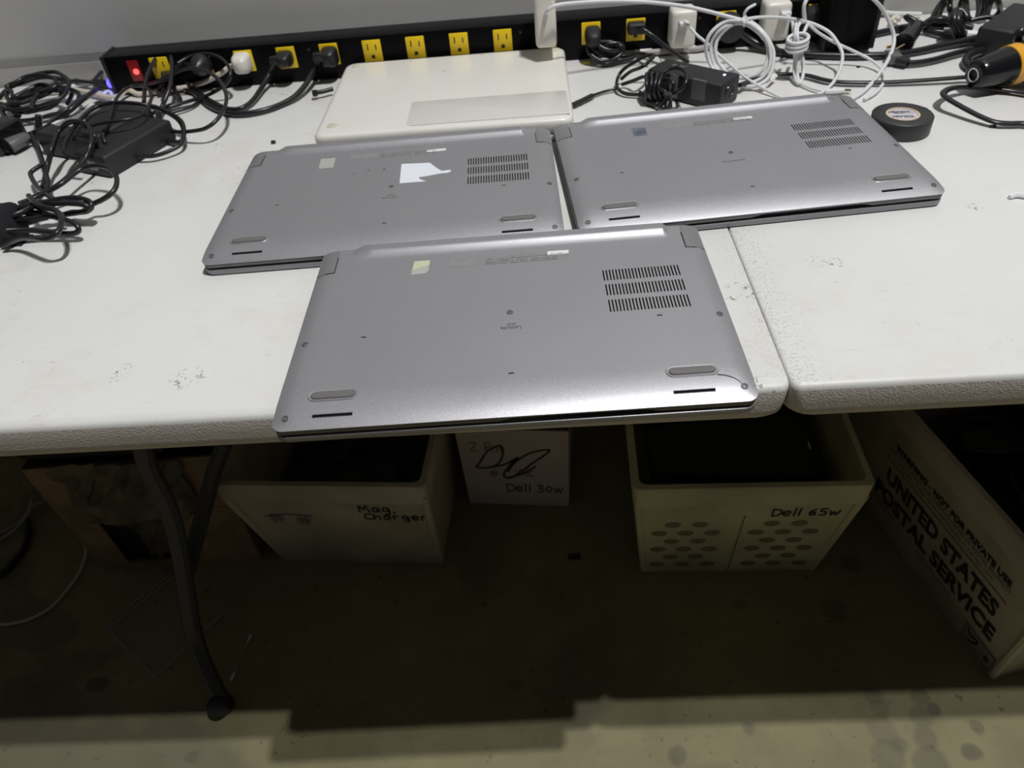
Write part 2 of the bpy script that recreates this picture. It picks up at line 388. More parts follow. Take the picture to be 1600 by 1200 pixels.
# ================================================================ silver laptops, lying lid down
LW, LD = .3578, .2333
def sm(t): t = max(0, min(1, t)); return 1-(1-t)**2.35
def cover_z(x, y):
    df = y + LD/2; ds = LW/2 - abs(x); db = LD/2 - y
    z = .0140 + (.0213-.0140) * sm(df/.036) * (.62+.38*sm(ds/.020)) + 0
    z -= .0016*(1-sm(ds/.014))*sm(df/.036)
    # raised long foot bar in front of the hinge
    ex = max(0, min(1, (.149 - abs(x-.002))/.007)); ex = ex*ex*(3-2*ex)
    t = max(0, min(1, (.0195 - db)/.0105)); t = t*t*(1.6-.6*t)
    z += .0042*t*ex
    return z
def corner_map(x, y, R=.008):
    ax, ay = abs(x)-(LW/2-R), abs(y)-(LD/2-R)
    if ax > 0 and ay > 0:
        s = max(ax, ay); l = math.hypot(ax, ay); ax2, ay2 = ax/l*s, ay/l*s
        k = 1 if y < 0 else .45
        return x*(1-k)+k*math.copysign(LW/2-R+ax2, x), y*(1-k)+k*math.copysign(LD/2-R+ay2, y)
    return x, y
def uniq(a, tol=.00015):
    a = sorted(a); o = [a[0]]
    for v in a[1:]:
        if v-o[-1] > tol: o.append(v)
    return o
def laptop_protos():
    holes = []
    for (ya, yb, xo) in ((.0355, .0515, 0), (.0135, .0295, .0002), (-.0095, .0072, .0003)):
        for k in range(24):
            x = .0833 + k*.00283 + xo; holes.append((x-.00062, x+.00062, ya, yb))
    for s in (-1, 1): holes.append((s*.1335-.0152, s*.1335+.0152, -.1080, -.1052))
    for x, y in ((-.1207, -.0205), (.0004, -.0775), (.122, -.0188)): holes.append((x-.0021, x+.0021, y-.0011, y+.0011))
    xs = [-LW/2+.0, LW/2]; R = .008
    for k in range(5): xs += [-LW/2+R*k/4, LW/2-R*k/4]
    xs += [i*.0098 for i in range(-17, 18)] + [s*.149+d for s in (-1, 1) for d in (-.006, -.004, -.002, 0, .002)] + [s*(LW/2-.011) for s in (-1, 1)] + [s*(LW/2-.0145) for s in (-1, 1)]
    ys = [-LD/2, LD/2]
    for k in range(5): ys += [-LD/2+R*k/4, LD/2-R*k/4]
    ys += [-LD/2+.0335*k/14 for k in range(15)] + [LD/2-.0195+.0105*k/7 for k in range(8)] + [i*.0098 for i in range(-8, 10)]
    hx = [v for h in holes for v in h[:2]]; hy = [v for h in holes for v in h[2:]]
    xs = [v for v in uniq(xs) if all(abs(v-h) > .0004 for h in hx)] + hx; ys = [v for v in uniq(ys) if all(abs(v-h) > .0004 for h in hy)] + hy
    xs = uniq(xs, .00004); ys = uniq(ys, .00004)
    b = MB(); nx, ny = len(xs), len(ys); used = {}
    vs = []; fs = []
    idx = lambda i, j: i*ny+j
    for x in xs:
        for y in ys:
            X, Y = corner_map(x, y); vs.append((X, Y, cover_z(X, Y)))
    for i in range(nx-1):
        for j in range(ny-1):
            mx_, my_ = (xs[i]+xs[i+1])/2, (ys[j]+ys[j+1])/2
            if any(h[0] < mx_ < h[1] and h[2] < my_ < h[3] for h in holes): continue
            fs.append((idx(i,j), idx(i+1,j), idx(i+1,j+1), idx(i,j+1)))
    b.add(vs, fs)
    # skirt: a short turned-down rim round the cover
    ring = [(i, 0) for i in range(nx)] + [(nx-1, j) for j in range(1, ny)] + [(i, ny-1) for i in range(nx-2, -1, -1)] + [(0, j) for j in range(ny-2, 0, -1)]
    n = len(ring); top = [vs[idx(i, j)] for i, j in ring]
    sk = top + [(p[0], p[1], p[2]-.0006) for p in top]
    b.add(sk, [(k, (k+1) % n, n+(k+1) % n, n+k) for k in range(n)])
    for h in holes:      # the walls of each slot
        q = [(h[0],h[2]), (h[1],h[2]), (h[1],h[3]), (h[0],h[3])]
        b.add([(x, y, cover_z(x, y)) for x, y in q] + [(x, y, cover_z(x, y)-.0011) for x, y in q], [(k, (k+1) % 4, 4+(k+1) % 4, 4+k) for k in range(4)])
    cover = b
    # frame under the cover: side wall, with the finger gap at the front
    fr = MB(); rr = rrect(-LW/2+.0006, LW/2-.0006, -LD/2+.0006, LD/2-.0006, .008, 5)
    pts = []
    for k, p in enumerate(rr):
        q = rr[(k+1) % len(rr)]; m_ = 1
        if abs(p[1]-q[1]) < 1e-6 and p[1] < 0: m_ = 60
        for t in range(m_): pts.append((p[0]+(q[0]-p[0])*t/m_, p[1]+(q[1]-p[1])*t/m_))
    def low(x, y):
        if y > -LD/2+.002: return .0090
        return .0090 + .0024*max(0, min(1, (x+.008)/.006, (.106-x)/.006))
    lp = [[(x*.998, y*.998, cover_z(x, y)-.0010) for x, y in pts], [(x, y, cover_z(x, y)-.0014) for x, y in pts], [(x, y, low(x, y)+.0004) for x, y in pts], [(x*.997, y*.996, low(x, y)) for x, y in pts], [(x*.97, y*.955, low(x, y)) for x, y in pts]]
    frame = loops_mesh(lp, cap0=False, cap1=False)
    inner = loops_mesh([[(x*s, y*s2, z) for x, y in rr] for s, s2, z in ((.975, .965, .0060), (.975, .965, .0132), (.93, .9, .0134))])
    lid = loops_mesh([[(x, y, z) for x, y in rrect(-LW/2+i, LW/2-i, -LD/2+i, LD/2-i-.004, .009, 5)] for i, z in ((.0030, 0), (.0016, .0005), (.0006, .0018), (.0002, .0045), (.0004, .0064), (.0014, .0069))])
    return cover, frame, inner, lid
def vent_floor():
    b = MB(); b.box((.078, -.014, .0170), (.155, .056, .0190)); return b
def screw(b_, x, y, r=.0030):
    z = cover_z(x, y)
    return
PROTO = {}
def build_laptop(label, loc, rotz, variant):
    t = thing('laptop', label, 'laptop', (loc[0], loc[1], TZ), rotz, 'silver laptops lying lid down on the left table')
    def part(name, maker, m, label=None, **k):
        if name in PROTO:
            o = PROTO[name].copy(); C.objects.link(o); o.parent = t
        else:
            o = maker().build(name, m, t, **k); PROTO[name] = o
        if label: o['label'] = label
        return o
    if 'cov' not in PROTO: PROTO['cov'] = laptop_protos()
    cover, frame, inner, lid = PROTO['cov']
    part('lid', lambda: lid, M['lid'], ang=50); part('base_frame', lambda: frame, M['laptop_frame'], ang=50)
    part('inner_chassis', lambda: inner, M['dark'], 'dark inside showing in the gaps'); cv = part('bottom_cover', lambda: cover, M['metal'], ang=40)
    part('vent_backing', vent_floor, M['dark'], 'black mesh behind the vent slots')
    for s in (-1, 1):
        def grille():
            g = MB(); x0 = s*.1335
            g.box((x0-.0156, -.1084, .0150), (x0+.0156, -.1048, .0160))
            return g
        o = part('speaker_grille' if s < 0 else 'speaker_grille_right', grille, M['dark'])
        o.name = 'speaker_grille'; o['label'] = 'black perforated speaker slot'
        def dots():
            g = MB(); x0 = s*.1335
            for k in range(26):
                cx = x0-.0140+k*.00112; cy = -.1066 + (.0006 if k % 2 else -.0006)
                a = [(cx+.0004*math.cos(q*PI/3), cy+.0004*math.sin(q*PI/3)) for q in range(6)]
                g.prism(a, .0160, .0163)
            return g
        d = part('speaker_mesh%d' % s, dots, M['screw']); d.name = 'speaker_mesh'; d['kind'] = 'stuff'
        def foot():
            g = MB(); x0 = s*.1350; y0 = -.0880; r = .0036; z = cover_z(x0, y0)
            pl = [(x0+sx*(.0135)+r*math.cos(a), y0+r*math.sin(a)) for sx, a in [(1, math.radians(q)) for q in range(-90, 91, 22)] + [(-1, math.radians(q)) for q in range(90, 271, 22)]]
            cx, cy = x0, y0
            def lp(k, dz): return [(cx+(x-cx)*(1 if abs(k) < .001 else 1-k/.017), cy+(y-cy)*(1-k/r), cover_z(x, y)+dz) for x, y in pl]
            return loops_mesh([lp(0, -.0006), lp(.0001, .0007), lp(.0007, .0013), lp(.0014, .0014)])
        f = part('rubber_foot%d' % s, foot, M['rubber_grey']); f.name = 'rubber_foot'
        def surround():
            g = MB(); x0 = s*.1350; y0 = -.0880; pts = []
            r = .0049
            pts = [(x0+sx*.0135+r*math.cos(math.radians(q)), y0+r*math.sin(math.radians(q))) for sx, rg in ((1, range(-90, 91, 20)), (-1, range(90, 271, 20))) for q in rg]
            g.tube([(x, y, cover_z(x, y)-.0002) for x, y in pts], .0012, 6, closed=True, sub=1, flat=.7)
            return g
        q = part('foot_surround%d' % s, surround, M['metal']); q.name = 'foot_surround'
        def hinge():
            g = MB(); x0 = s*(LW/2-.0095)
            n_ = 6; vs = []
            for i in range(n_+1):
                for j in range(n_+1):
                    x = s*(.1618+(LW/2-.0012-.1618)*i/n_); y = .0790+(LD/2-.0012-.0790)*j/n_; X, Y = corner_map(x, y); vs.append((X, Y, cover_z(X, Y)+.0003))
            g.add(vs, [(i*(n_+1)+j, (i+1)*(n_+1)+j, (i+1)*(n_+1)+j+1, i*(n_+1)+j+1) for i in range(n_) for j in range(n_)])
            return g
        h = part('hinge_cover%d' % s, hinge, M['laptop_hinge']); h.name = 'hinge_cover'
        def groove():
            g = MB(); g.tube([(s*x, y, cover_z(x, y)+.0001) for x, y in ((.1612, .104), (.1612, .092), (.1612, .0784), (.168, .0782), (LW/2-.0008, .0780))], .00045, 5, sub=1, flat=.8); return g
        h = part('hinge_groove%d' % s, groove, M['dark']); h.name = 'hinge_groove'
    if 'screw' not in PROTO:
        g = MB(); g.lathe([(.0028, -.0012), (.0028, .0002), (.0022, .0002), (.0022, -.0003), (.0018, .0001), (.0007, .0002), (.0006, -.0005)], 16)
        PROTO['screw'] = None; PROTO['screwmesh'] = g
    first = None
    for x, y in ((-.1692, -.1070), (-.1695, -.0235), (.0004, -.0004), (.1700, -.0213), (.1700, -.1050)):
        if PROTO['screw'] is None: o = PROTO['screwmesh'].build('screw', M['screw'], t, ang=30); PROTO['screw'] = o
        else: o = PROTO['screw'].copy(); C.objects.link(o); o.parent = t
        o.name = 'screw'; o.location = (x, y, cover_z(x, y)+.0001)
        d = .002; gx = (cover_z(x+d, y)-cover_z(x-d, y))/(2*d); gy = (cover_z(x, y+d)-cover_z(x, y-d))/(2*d)
        o.rotation_euler = (math.atan(gy), -math.atan(gx), 0)
    for x, y in ((-.1207, -.0205), (.0004, -.0775), (.122, -.0188)):
        if 'latch' not in PROTO:
            g = MB(); g.box((-.0021, -.0011, -.0016), (.0021, .0011, -.0010), 0); g.box((-.0018, -.0011, -.0012), (.0018, -.0006, -.0001), 1)
            o = g.build('latch_slot', [M['dark'], M['bright_edge']], t, smooth=False); PROTO['latch'] = o
        else: o = PROTO['latch'].copy(); C.objects.link(o); o.parent = t
        o.name = 'latch_slot'; o.location = (x, y, cover_z(x, y))
    def flat(name, poly, m, label=None, dz=.00012):
        g = MB(); vs = [(x, y, cover_z(x, y)+dz) for x, y in poly]; n = len(vs)
        g.add(vs + [(p[0], p[1], p[2]-.0006) for p in vs], [tuple(range(n)), tuple(range(n, 2*n))[::-1]] + [(k, (k+1) % n, n+(k+1) % n, n+k) for k in range(n)])
        o = g.build(name, m, t, smooth=False)
        if label: o['label'] = label
        return o
    k = .001
    P = lambda *a: [(x*k, y*k) for x, y in a]
    zt = .0214
    def printed(s, x, y, size, m=M['print'], name='lettering', bold=0, sx=1):
        return text(name, s, size, m, t, axes((x, y, zt), (-1, 0, 0), (0, -1, 0)), extrude=.00006, bold=bold, sx=sx)
    strip_y = (74, 87)
    flat('label_strip', P((-56, 74), (56, 74), (56, 87), (-56, 87)), M['faint_print'], 'dull grey printed regulatory strip', .00006)
    for j, s in enumerate(('Regulatory Model   Input 19.5V   Made in China', 'LPS   CAN ICES-3   NMB-3   R 33024   CMM ID', 'This device complies with part 15 of the rules')):
        printed(s, .012, .0800-(.0036*(1-j)) - .0005, .0034, M['fine_ink_dim'], 'fine_print')
    if variant == 1:
        flat('sticker', P((-89, 66.5), (-76, 67), (-73.2, 71), (-72.5, 88), (-87.5, 88)), M['silverfilm'], 'rubbed square sticker, silver')
        flat('sticker', P((-88.3, 74), (-82, 75.5), (-73.0, 80), (-72.5, 88), (-87.5, 88)), M['yellowed'], 'yellowed half of the rubbed sticker', .00030)
        flat('asset_label', P((36.2, 82.1), (55.6, 82.5), (55.6, 88.4), (36.0, 88.5)), M['white_label'], 'small white label')
        printed('Dell D25', .0440, .0850, .0030, M['fine_ink'], 'fine_print'); printed('CN 0 5530', .0505, .0838, .0026, M['fine_ink'], 'fine_print')
        printed('Latitude', .0010, -.0198, .0056, bold=.00006, sx=.92); printed('5530', .0015, -.0155, .0040, sx=.95)
        g = MB(); g.tube([(x, y, cover_z(x, y)+.0001) for x, y in ((.1525,-.0936), (.157,-.0944), (.1625,-.0968), (.1665,-.1000), (.1685,-.1028))], lambda q: .0006*(1-q*.6), 6, flat=.5)
        g.build('crack', M['dark'], t)['label'] = 'thin curved crack in the corner'
    elif variant == 2:
        flat('sticker', P((-89, 58), (-72, 58), (-73, 82), (-90.5, 82.5)), M['silverfilm'], 'rubbed square sticker, silver')
        flat('asset_label', P((34, 76.5), (56, 77.5), (56.5, 83), (34, 82.5)), M['white_label'], 'small white label')
        flat('torn_sticker', P((8.8, 5.3), (7.0, 51.4), (39.4, 48.5), (48.0, 34.0), (54, 26), (63.6, 27), (64.5, 23.5), (60, 20.5), (52.2, 20.5), (38.2, 17.0), (29.1, 16.0), (30.5, 11), (37.6, 4.7)), M['torn'], 'torn remains of a white sticker', .00035)
        for x, y, r in ((-46, 39, 2.6), (-30, 43, 1.5), (-12, 42, 2.0)):
            flat('glue_spot', [(x*k+r*k*math.cos(a*PI/4), y*k+.8*r*k*math.sin(a*PI/4)) for a in range(8)], M['purple_ink'] if x < -40 else M['print'], 'dark glue spot')
        printed('Latitude', .0010, -.0235, .0052, M['faint_print2'], sx=.95); printed('5530', .0015, -.0185, .0040, M['faint_print2'])
    else:
        flat('sticker', P((-92.6, 63), (-77, 63), (-75.4, 83), (-91.4, 84)), M['holo'], 'shiny holographic square sticker')
        flat('asset_label', P((26.5, 78), (48.3, 78.5), (48.3, 84.3), (27, 84)), M['white_label'], 'small white label')
        printed('CN 25 H', .0330, .0806, .0032, M['fine_ink'], 'fine_print')
        printed('Latitude 5530', -.002, -.0185, .0048, M['faint_print2'], sx=.95)
    return t
M['laptop_hinge'] = mat('laptop_hinge_paint', (.30, .295, .31), .42, .45)
M['fine_ink_dim'] = mat('dim_fine_print', (.13, .13, .135), .6)
M['faint_print2'] = mat('faint_grey_lettering', (.15, .15, .155), .6)
build_laptop('silver laptop lying lid down over the table edge, with a yellowed square sticker', (-.0335, .5032), .0185, 1)
build_laptop('silver laptop lying lid down with a torn white sticker near its vents', (-.1633, .7408), .0282, 2)
build_laptop('silver laptop lying lid down beside the black tape roll, with a shiny holographic sticker', (.2033, .7644), .0709, 3)

# ================================================================ white laptop
t = thing('laptop', 'old cream-white plastic laptop lying lid down behind the silver ones, against the power strip', 'laptop', (-.117, .996, TZ), 0)
MW, MD = .318, .252
lp = [[(x, y, z) for x, y in rrect(-MW/2+i, MW/2-i, -MD/2+i, MD/2-i, .014, 6)] for i, z in ((.006, 0), (.002, .0012), (.0004, .004), (0, .0070), (.0008, .0078))]
loops_mesh(lp).build('lid', M['white_plastic'], t, ang=60)
lp = [[(x, y, z) for x, y in rrect(-MW/2+i, MW/2-i, -MD/2+i, MD/2-i, .014, 6)] for i, z in ((.0040, .0076), (.0040, .0090), (.0004, .0091), (0, .0096), (0, .0205), (.0006, .0230), (.0018, .0250), (.0036, .0262), (.0060, .0268), (.0095, .0270))]
loops_mesh(lp).build('base_shell', M['white_plastic'], t, ang=60)
MB().rbox((-.018, -MD/2-.0003, .0083), (.036, -MD/2+.004, .0100), .0005).build('latch_recess', M['foot_white'], t)
lp = [[(x, y, z) for x, y in rrect(-.045+i, .1545-i, -.1125+i, -.040-i, .004, 4)] for i, z in ((0, .0265), (.0002, .0272), (.0008, .0274))]
loops_mesh(lp).build('battery_panel', M['white_panel'], t)['label'] = 'translucent greyish film over the battery panel'
MB().box((-.040, -.1140, .0266), (.154, -.1130, .02708)).build('panel_gap', M['screw'], t, smooth=False)
for x, y in ((-.139, -.096), (-.141, .108), (.146, .112)):
    MB().lathe([(.0066, -.001), (.0066, .0006), (.0058, .0010), (0, .0013)], 20, mx=Matrix.Translation((x, y, .0268))).build('round_foot', M['foot_white'], t)
for x, y in ((-.062, .112), (.040, .115), (-.010, .060)):
    MB().lathe([(.0013, -.001), (.0013, .0002), (0, .0002)], 10, mx=Matrix.Translation((x, y, .0269))).build('screw', M['screw'], t)
for x, r in ((-.1445, .0014), (-.1345, .0007)):
    MB().lathe([(r, 0), (r, .0007), (0, .0007)], 12, mx=axes((x, -MD/2+.0004, .0150), (1, 0, 0), (0, 0, 1))).build('indicator_hole', M['dark'] if r > .001 else M['foot_white'], t)

# ================================================================ power strip
SY, SH = 1.136, .057
OX = [-.5552 + .06365*k for k in range(16)]
t = thing('power_strip', 'long black metal power strip with yellow outlets along the back wall', 'power strip', (-.1, SY+.0225, TZ))
b = MB(); b.rbox((-.638, SY, TZ+.001), (.436, SY+.046, TZ+SH), .0022, 2)
b.build('housing', M['strip'], t, local=False)
b = MB(); b.rbox((-.641, SY-.001, TZ), (-.636, SY+.047, TZ+SH+.001), .001); b.build('end_cap', M['black_matte'], t, local=False)
b = MB(); b.rbox((-.604, SY-.0012, TZ+.020), (-.587, SY+.004, TZ+.050), .001); sw = b.build('rocker_switch', M['red'], t, local=False); sw['label'] = 'red lit rocker switch'
b = MB(); b.lathe([(.0042, 0), (.0038, .0012), (0, .0018)], 14, mx=axes((-.594, SY-.001, TZ+.034), (1, 0, 0), (0, 0, 1))); b.build('switch_glow', M['red_glow'], t, local=False)
for x in (-.52, -.33, -.02, .235, .36):
    b = MB(); b.lathe([(.0022, 0), (.0020, .0007), (0, .0009)], 10, mx=axes((x, SY, TZ+.045), (1, 0, 0), (0, 0, 1))); b.build('rivet', M['black'], t, local=False)
op = os_ = None
for k, x in enumerate(OX):
    if op is None:
        b = MB(); b.rbox((-.0135, -.0020, -.0150), (.0135, .003, .0150), .0009, 2)
        op = o = b.build('outlet', M['yellow'], t)
        b = MB()
        for sx, h in ((-.0060, .0044), (.0060, .0038)): b.box((sx-.0008, -.0023, .0018), (sx+.0008, -.0010, .0018+2*h-.0004))
        b.prism([(.0026*math.cos(a), .0026*math.sin(a)) for a in [math.radians(q) for q in range(0, 181, 20)]] + [(-.0026, -.0026), (.0026, -.0026)], -.0001, .0013, mx=axes((0, -.0010, -.0075), (1, 0, 0), (0, 0, 1)))
        os_ = s_ = b.build('slots', M['dark'], o, smooth=False)
    else:
        o = op.copy(); C.objects.link(o); o.parent = t; s_ = os_.copy(); C.objects.link(s_); s_.parent = o
    o.location = (x+.1, SY-(SY+.0225), .0365)
    s_.name = 'slots'

# ================================================================ plugs and cords
def orient(o, d, upv=(0, 0, 1)):
    """matrix whose local z looks along d, at o"""
    z = Vector(d).normalized(); x = Vector(upv).cross(z)
    if x.length < 1e-3: x = Vector((1, 0, 0))
    x.normalize(); y = z.cross(x)
    return Matrix(((x.x, y.x, z.x, o[0]), (x.y, y.y, z.y, o[1]), (x.z, y.z, z.z, o[2]), (0, 0, 0, 1)))
def cable_thing(name, label, cat, pts, r, m, group=None, cname=None, closed=False, flat=1.0, extra=None, sub=5):
    """a cord lying loose: an Empty at its first point with the cord as a part"""
    t = thing(name, label, cat, (pts[0][0], pts[0][1], pts[0][2]), 0, group)
    MB().tube(pts, r, 8, closed=closed, flat=flat, sub=sub).build(cname or 'cord', m, t, local=False, ang=70)
    if extra: extra(t)
    return t
def plug_body(t, at, w_, h_, d_, m, mm=None, name='plug'):
    """a moulded plug standing out of the strip at outlet centre at=(x, z), pointing to -y"""
    x, z = at; b = MB()
    y0 = SY-.001
    lp = []
    for k, (s, dy) in enumerate(((1, 0), (1, .30), (.94, .62), (.72, .88), (.45, 1.0))):
        lp.append([(x+px*s, y0-d_*dy, z+pz*s) for px, pz in rrect(-w_/2, w_/2, -h_/2, h_/2, min(w_, h_)*.28, 3)])
    return loops_mesh(lp).build(name, m, t, local=False, ang=50)
OZ = TZ+.0365
G = 'black power cords plugged into the strip'
# --- outlet 1: small flat black plug, cord running into the heap
t = thing('power_cable', 'black cord with a flat plug in the first yellow outlet beside the red switch', 'power cord', (OX[0], SY, OZ), 0, G)
plug_body(t, (OX[0]+.010, OZ-.010), .018, .012, .020, M['black'])
MB().tube([(OX[0]+.010, SY-.019, OZ-.010)] + [(-0.5506, 1.112, 0.766), (-0.5788, 1.1265, 0.758), (-0.6053, 1.1427, 0.752), (-0.6386, 1.16, 0.747), (-0.6803, 1.1843, 0.745), (-0.7288, 1.1995, 0.745), (-0.7573, 1.1972, 0.745), (-0.7767, 1.1721, 0.745), (-0.7923, 1.137, 0.745), (-0.8021, 1.1073, 0.745), (-0.8158, 1.0863, 0.745)], .0026, 8).build('cord', M['cable'], t, local=False, ang=70)
# --- outlet 2: round heavy plug, thick cord
t = thing('power_cable', 'black cord with a thick round plug in the second yellow outlet', 'power cord', (OX[1], SY, OZ), 0, G)
MB().lathe([(.0150, 0), (.0155, .008), (.0140, .016), (.0090, .024), (.0050, .028)], 18, mx=orient((OX[1]+.002, SY-.001, OZ+.002), (-.12, -1, 0))).build('plug', M['black'], t, local=False)
MB().tube([(OX[1]-.001, SY-.026, OZ+.002)] + [(-0.5135, 1.129, 0.782), (-0.528, 1.1331, 0.778), (-0.5408, 1.1248, 0.768), (-0.5356, 1.1109, 0.754), (-0.5184, 1.0798, 0.746), (-0.5332, 1.0664, 0.745), (-0.5397, 1.0446, 0.747), (-0.549, 1.0306, 0.748)], .0030, 8).build('cord', M['cable'], t, local=False, ang=70)
# --- outlet 3: white square plug with a cream cord
t = thing('power_cable', 'cream-white cord with a square white plug in the third yellow outlet', 'power cord', (OX[2], SY, OZ), 0, 'power cords in the strip')
plug_body(t, (OX[2]-.002, OZ), .026, .027, .026, M['cream'])
MB().tube([(OX[2]-.004, SY-.024, OZ-.004)] + [(-0.4461, 1.1267, 0.774), (-0.4636, 1.1243, 0.766), (-0.4891, 1.1262, 0.756), (-0.5188, 1.1281, 0.749), (-0.5444, 1.1284, 0.747), (-0.5708, 1.1263, 0.746), (-0.5972, 1.1241, 0.745), (-0.6118, 1.1317, 0.748), (-0.6162, 1.1247, 0.752), (-0.6221, 1.1114, 0.749), (-0.6403, 1.1151, 0.747), (-0.6766, 1.137, 0.747), (-0.7083, 1.1559, 0.747), (-0.7399, 1.1622, 0.747), (-0.7867, 1.1586, 0.747), (-0.8075, 1.1449, 0.747), (-0.8106, 1.116, 0.747), (-0.8145, 1.0859, 0.747)], .0037, 8).build('cord', M['cream_cable'], t, local=False, ang=70)
# --- outlets 4 and 5: black plugs with thick cords swinging down to the left
t = thing('power_cable', 'thick black cord with an angled plug in the fourth yellow outlet', 'power cord', (OX[3], SY, OZ), 0, G)
plug_body(t, (OX[3]-.002, OZ+.001), .024, .020, .027, M['black'])
MB().rbox((OX[3]-.020, SY-.026, OZ-.002), (OX[3]-.004, SY-.016, OZ+.010), .003).build('plug_neck', M['black'], t, local=False)
MB().tube([(-0.3838, 1.1578, 0.776), (-0.3871, 1.1436, 0.77), (-0.3907, 1.1251, 0.762), (-0.3989, 1.1035, 0.752), (-0.404, 1.0624, 0.747), (-0.4107, 1.041, 0.746), (-0.4221, 1.0344, 0.745), (-0.4383, 1.0396, 0.745), (-0.4591, 1.0594, 0.745), (-0.4793, 1.0819, 0.745), (-0.4976, 1.1045, 0.746), (-0.5161, 1.1277, 0.748), (-0.5389, 1.1521, 0.754), (-0.557, 1.1714, 0.758), (-0.5661, 1.1476, 0.752), (-0.5632, 1.1148, 0.747)], .0037, 8).build('cord', M['cable'], t, local=False, ang=70)
t = thing('power_cable', 'thick black cord with a plug in the fifth yellow outlet, nearest the white laptop', 'power cord', (OX[4], SY, OZ), 0, G)
plug_body(t, (OX[4]+.001, OZ-.001), .024, .026, .026, M['black'])
MB().rbox((OX[4]-.019, SY-.030, OZ-.001), (OX[4]-.002, SY-.018, OZ+.011), .003).build('plug_neck', M['black'], t, local=False)
MB().tube([(-0.3185, 1.1544, 0.774), (-0.3205, 1.1374, 0.768), (-0.3244, 1.111, 0.762), (-0.3314, 1.0845, 0.754), (-0.3426, 1.0596, 0.748), (-0.358, 1.0426, 0.745), (-0.3759, 1.0258, 0.745), (-0.399, 1.017, 0.745), (-0.4213, 1.0189, 0.745), (-0.4414, 1.0313, 0.745), (-0.4676, 1.0564, 0.745), (-0.4939, 1.0918, 0.745), (-0.5135, 1.1196, 0.748), (-0.5316, 1.1454, 0.754), (-0.5443, 1.1632, 0.76), (-0.5526, 1.1725, 0.765), (-0.5577, 1.1504, 0.758), (-0.5517, 1.1002, 0.748)], .0040, 8).build('cord', M['cable'], t, local=False, ang=70)

# ================================================================ the heap of chargers and cords on the left
def slab_between(name, tops, thick, m, parent, r=.004):
    """a brick given by the four world corners of its top face"""
    P = [Vector(p) for p in tops]; c = sum(P, Vector())/4
    ex = ((P[1]-P[0])+(P[2]-P[3]))/2; ey = ((P[3]-P[0])+(P[2]-P[1]))/2
    mx = axes(c, ex, ey); lx, ly = ex.length/2, ey.length/2
    return MB().rbox((-lx, -ly, -thick), (lx, ly, 0), r, 3, mx=mx).build(name, m, parent, local=False), mx, lx, ly
tp = [(-0.6526, 0.9393, 0.772), (-0.5655, 0.8943, 0.772), (-0.5222, 1.0002, 0.772), (-0.6194, 1.0386, 0.772)]
t = thing('power_adapter', 'large black power brick with a strip of white label, deep in the cord heap', 'power adapter', (-.585, .965, TZ))
o, mx, lx, ly = slab_between('housing', tp, .031, M['black_matte'], t)
def on_top(b, x0, x1, y0, y1, z1=.0004): return b.box((x0, y0, -.0005), (x1, y1, z1), mx=mx)
on_top(MB(), -lx*.80, -lx*.35, -ly*.55, ly*.55).build('rating_label', M['faint_print'], t, smooth=False, local=False)['label'] = 'grey rating label'
for u in (-.5, .02, .45): on_top(MB(), -lx*.95, -lx*.80, ly*u, ly*(u+.30), .0005).build('label_mark', M['white_label'], t, smooth=False, local=False)
for k in range(5): on_top(MB(), -lx*.60+k*.005, -lx*.60+k*.005+.003, -ly*.5, -ly*.1, .0006).build('label_mark', M['tag_paper'], t, smooth=False, local=False)
MB().tube([(-0.5797, 0.9141, 0.764), (-0.5537, 0.8871, 0.766), (-0.545, 0.8826, 0.784), (-0.5673, 0.9103, 0.79), (-0.5939, 0.9243, 0.786), (-0.6003, 0.9032, 0.784), (-0.5953, 0.871, 0.78), (-0.601, 0.8542, 0.766), (-0.6025, 0.8322, 0.752), (-0.6011, 0.8174, 0.747), (-0.6025, 0.7897, 0.747), (-0.6136, 0.7745, 0.748), (-0.6228, 0.7699, 0.748)], .0024, 8).build('cord', M['cable'], t, local=False, ang=70)
t = thing('power_adapter', 'black power brick half under the cord loops, nearer the silver laptops', 'power adapter', (-.52, .90, TZ))
o, mx, lx, ly = slab_between('housing', [(-0.5634, 0.8701, 0.768), (-0.5111, 0.8497, 0.768), (-0.501, 0.9618, 0.768), (-0.5483, 0.987, 0.768)], .0275, M['black_matte'], t)
MB().box((-lx*.2, -ly*1.005, -.020), (lx*.3, -ly*.98, -.008), mx=mx).build('rating_label', M['faint_print'], t, smooth=False, local=False)
MB().tube([(-0.5482, 0.9048, 0.776), (-0.5436, 0.895, 0.77), (-0.5397, 0.897, 0.762), (-0.5303, 0.898, 0.754), (-0.514, 0.8947, 0.75), (-0.4918, 0.8935, 0.748), (-0.4732, 0.9012, 0.749), (-0.4588, 0.9165, 0.752), (-0.4616, 0.9403, 0.757), (-0.468, 0.9572, 0.764), (-0.4789, 0.9654, 0.77), (-0.4947, 0.9753, 0.774), (-0.5091, 0.9808, 0.778), (-0.5273, 0.9779, 0.784), (-0.5528, 0.987, 0.784), (-0.5748, 0.9869, 0.784), (-0.5893, 0.9776, 0.782), (-0.5917, 0.9492, 0.782), (-0.5832, 0.9021, 0.784), (-0.5831, 0.8797, 0.78), (-0.5789, 0.8627, 0.776), (-0.5713, 0.856, 0.772), (-0.5589, 0.8514, 0.77)], .0026, 8).build('cord', M['cable'], t, local=False, ang=70)
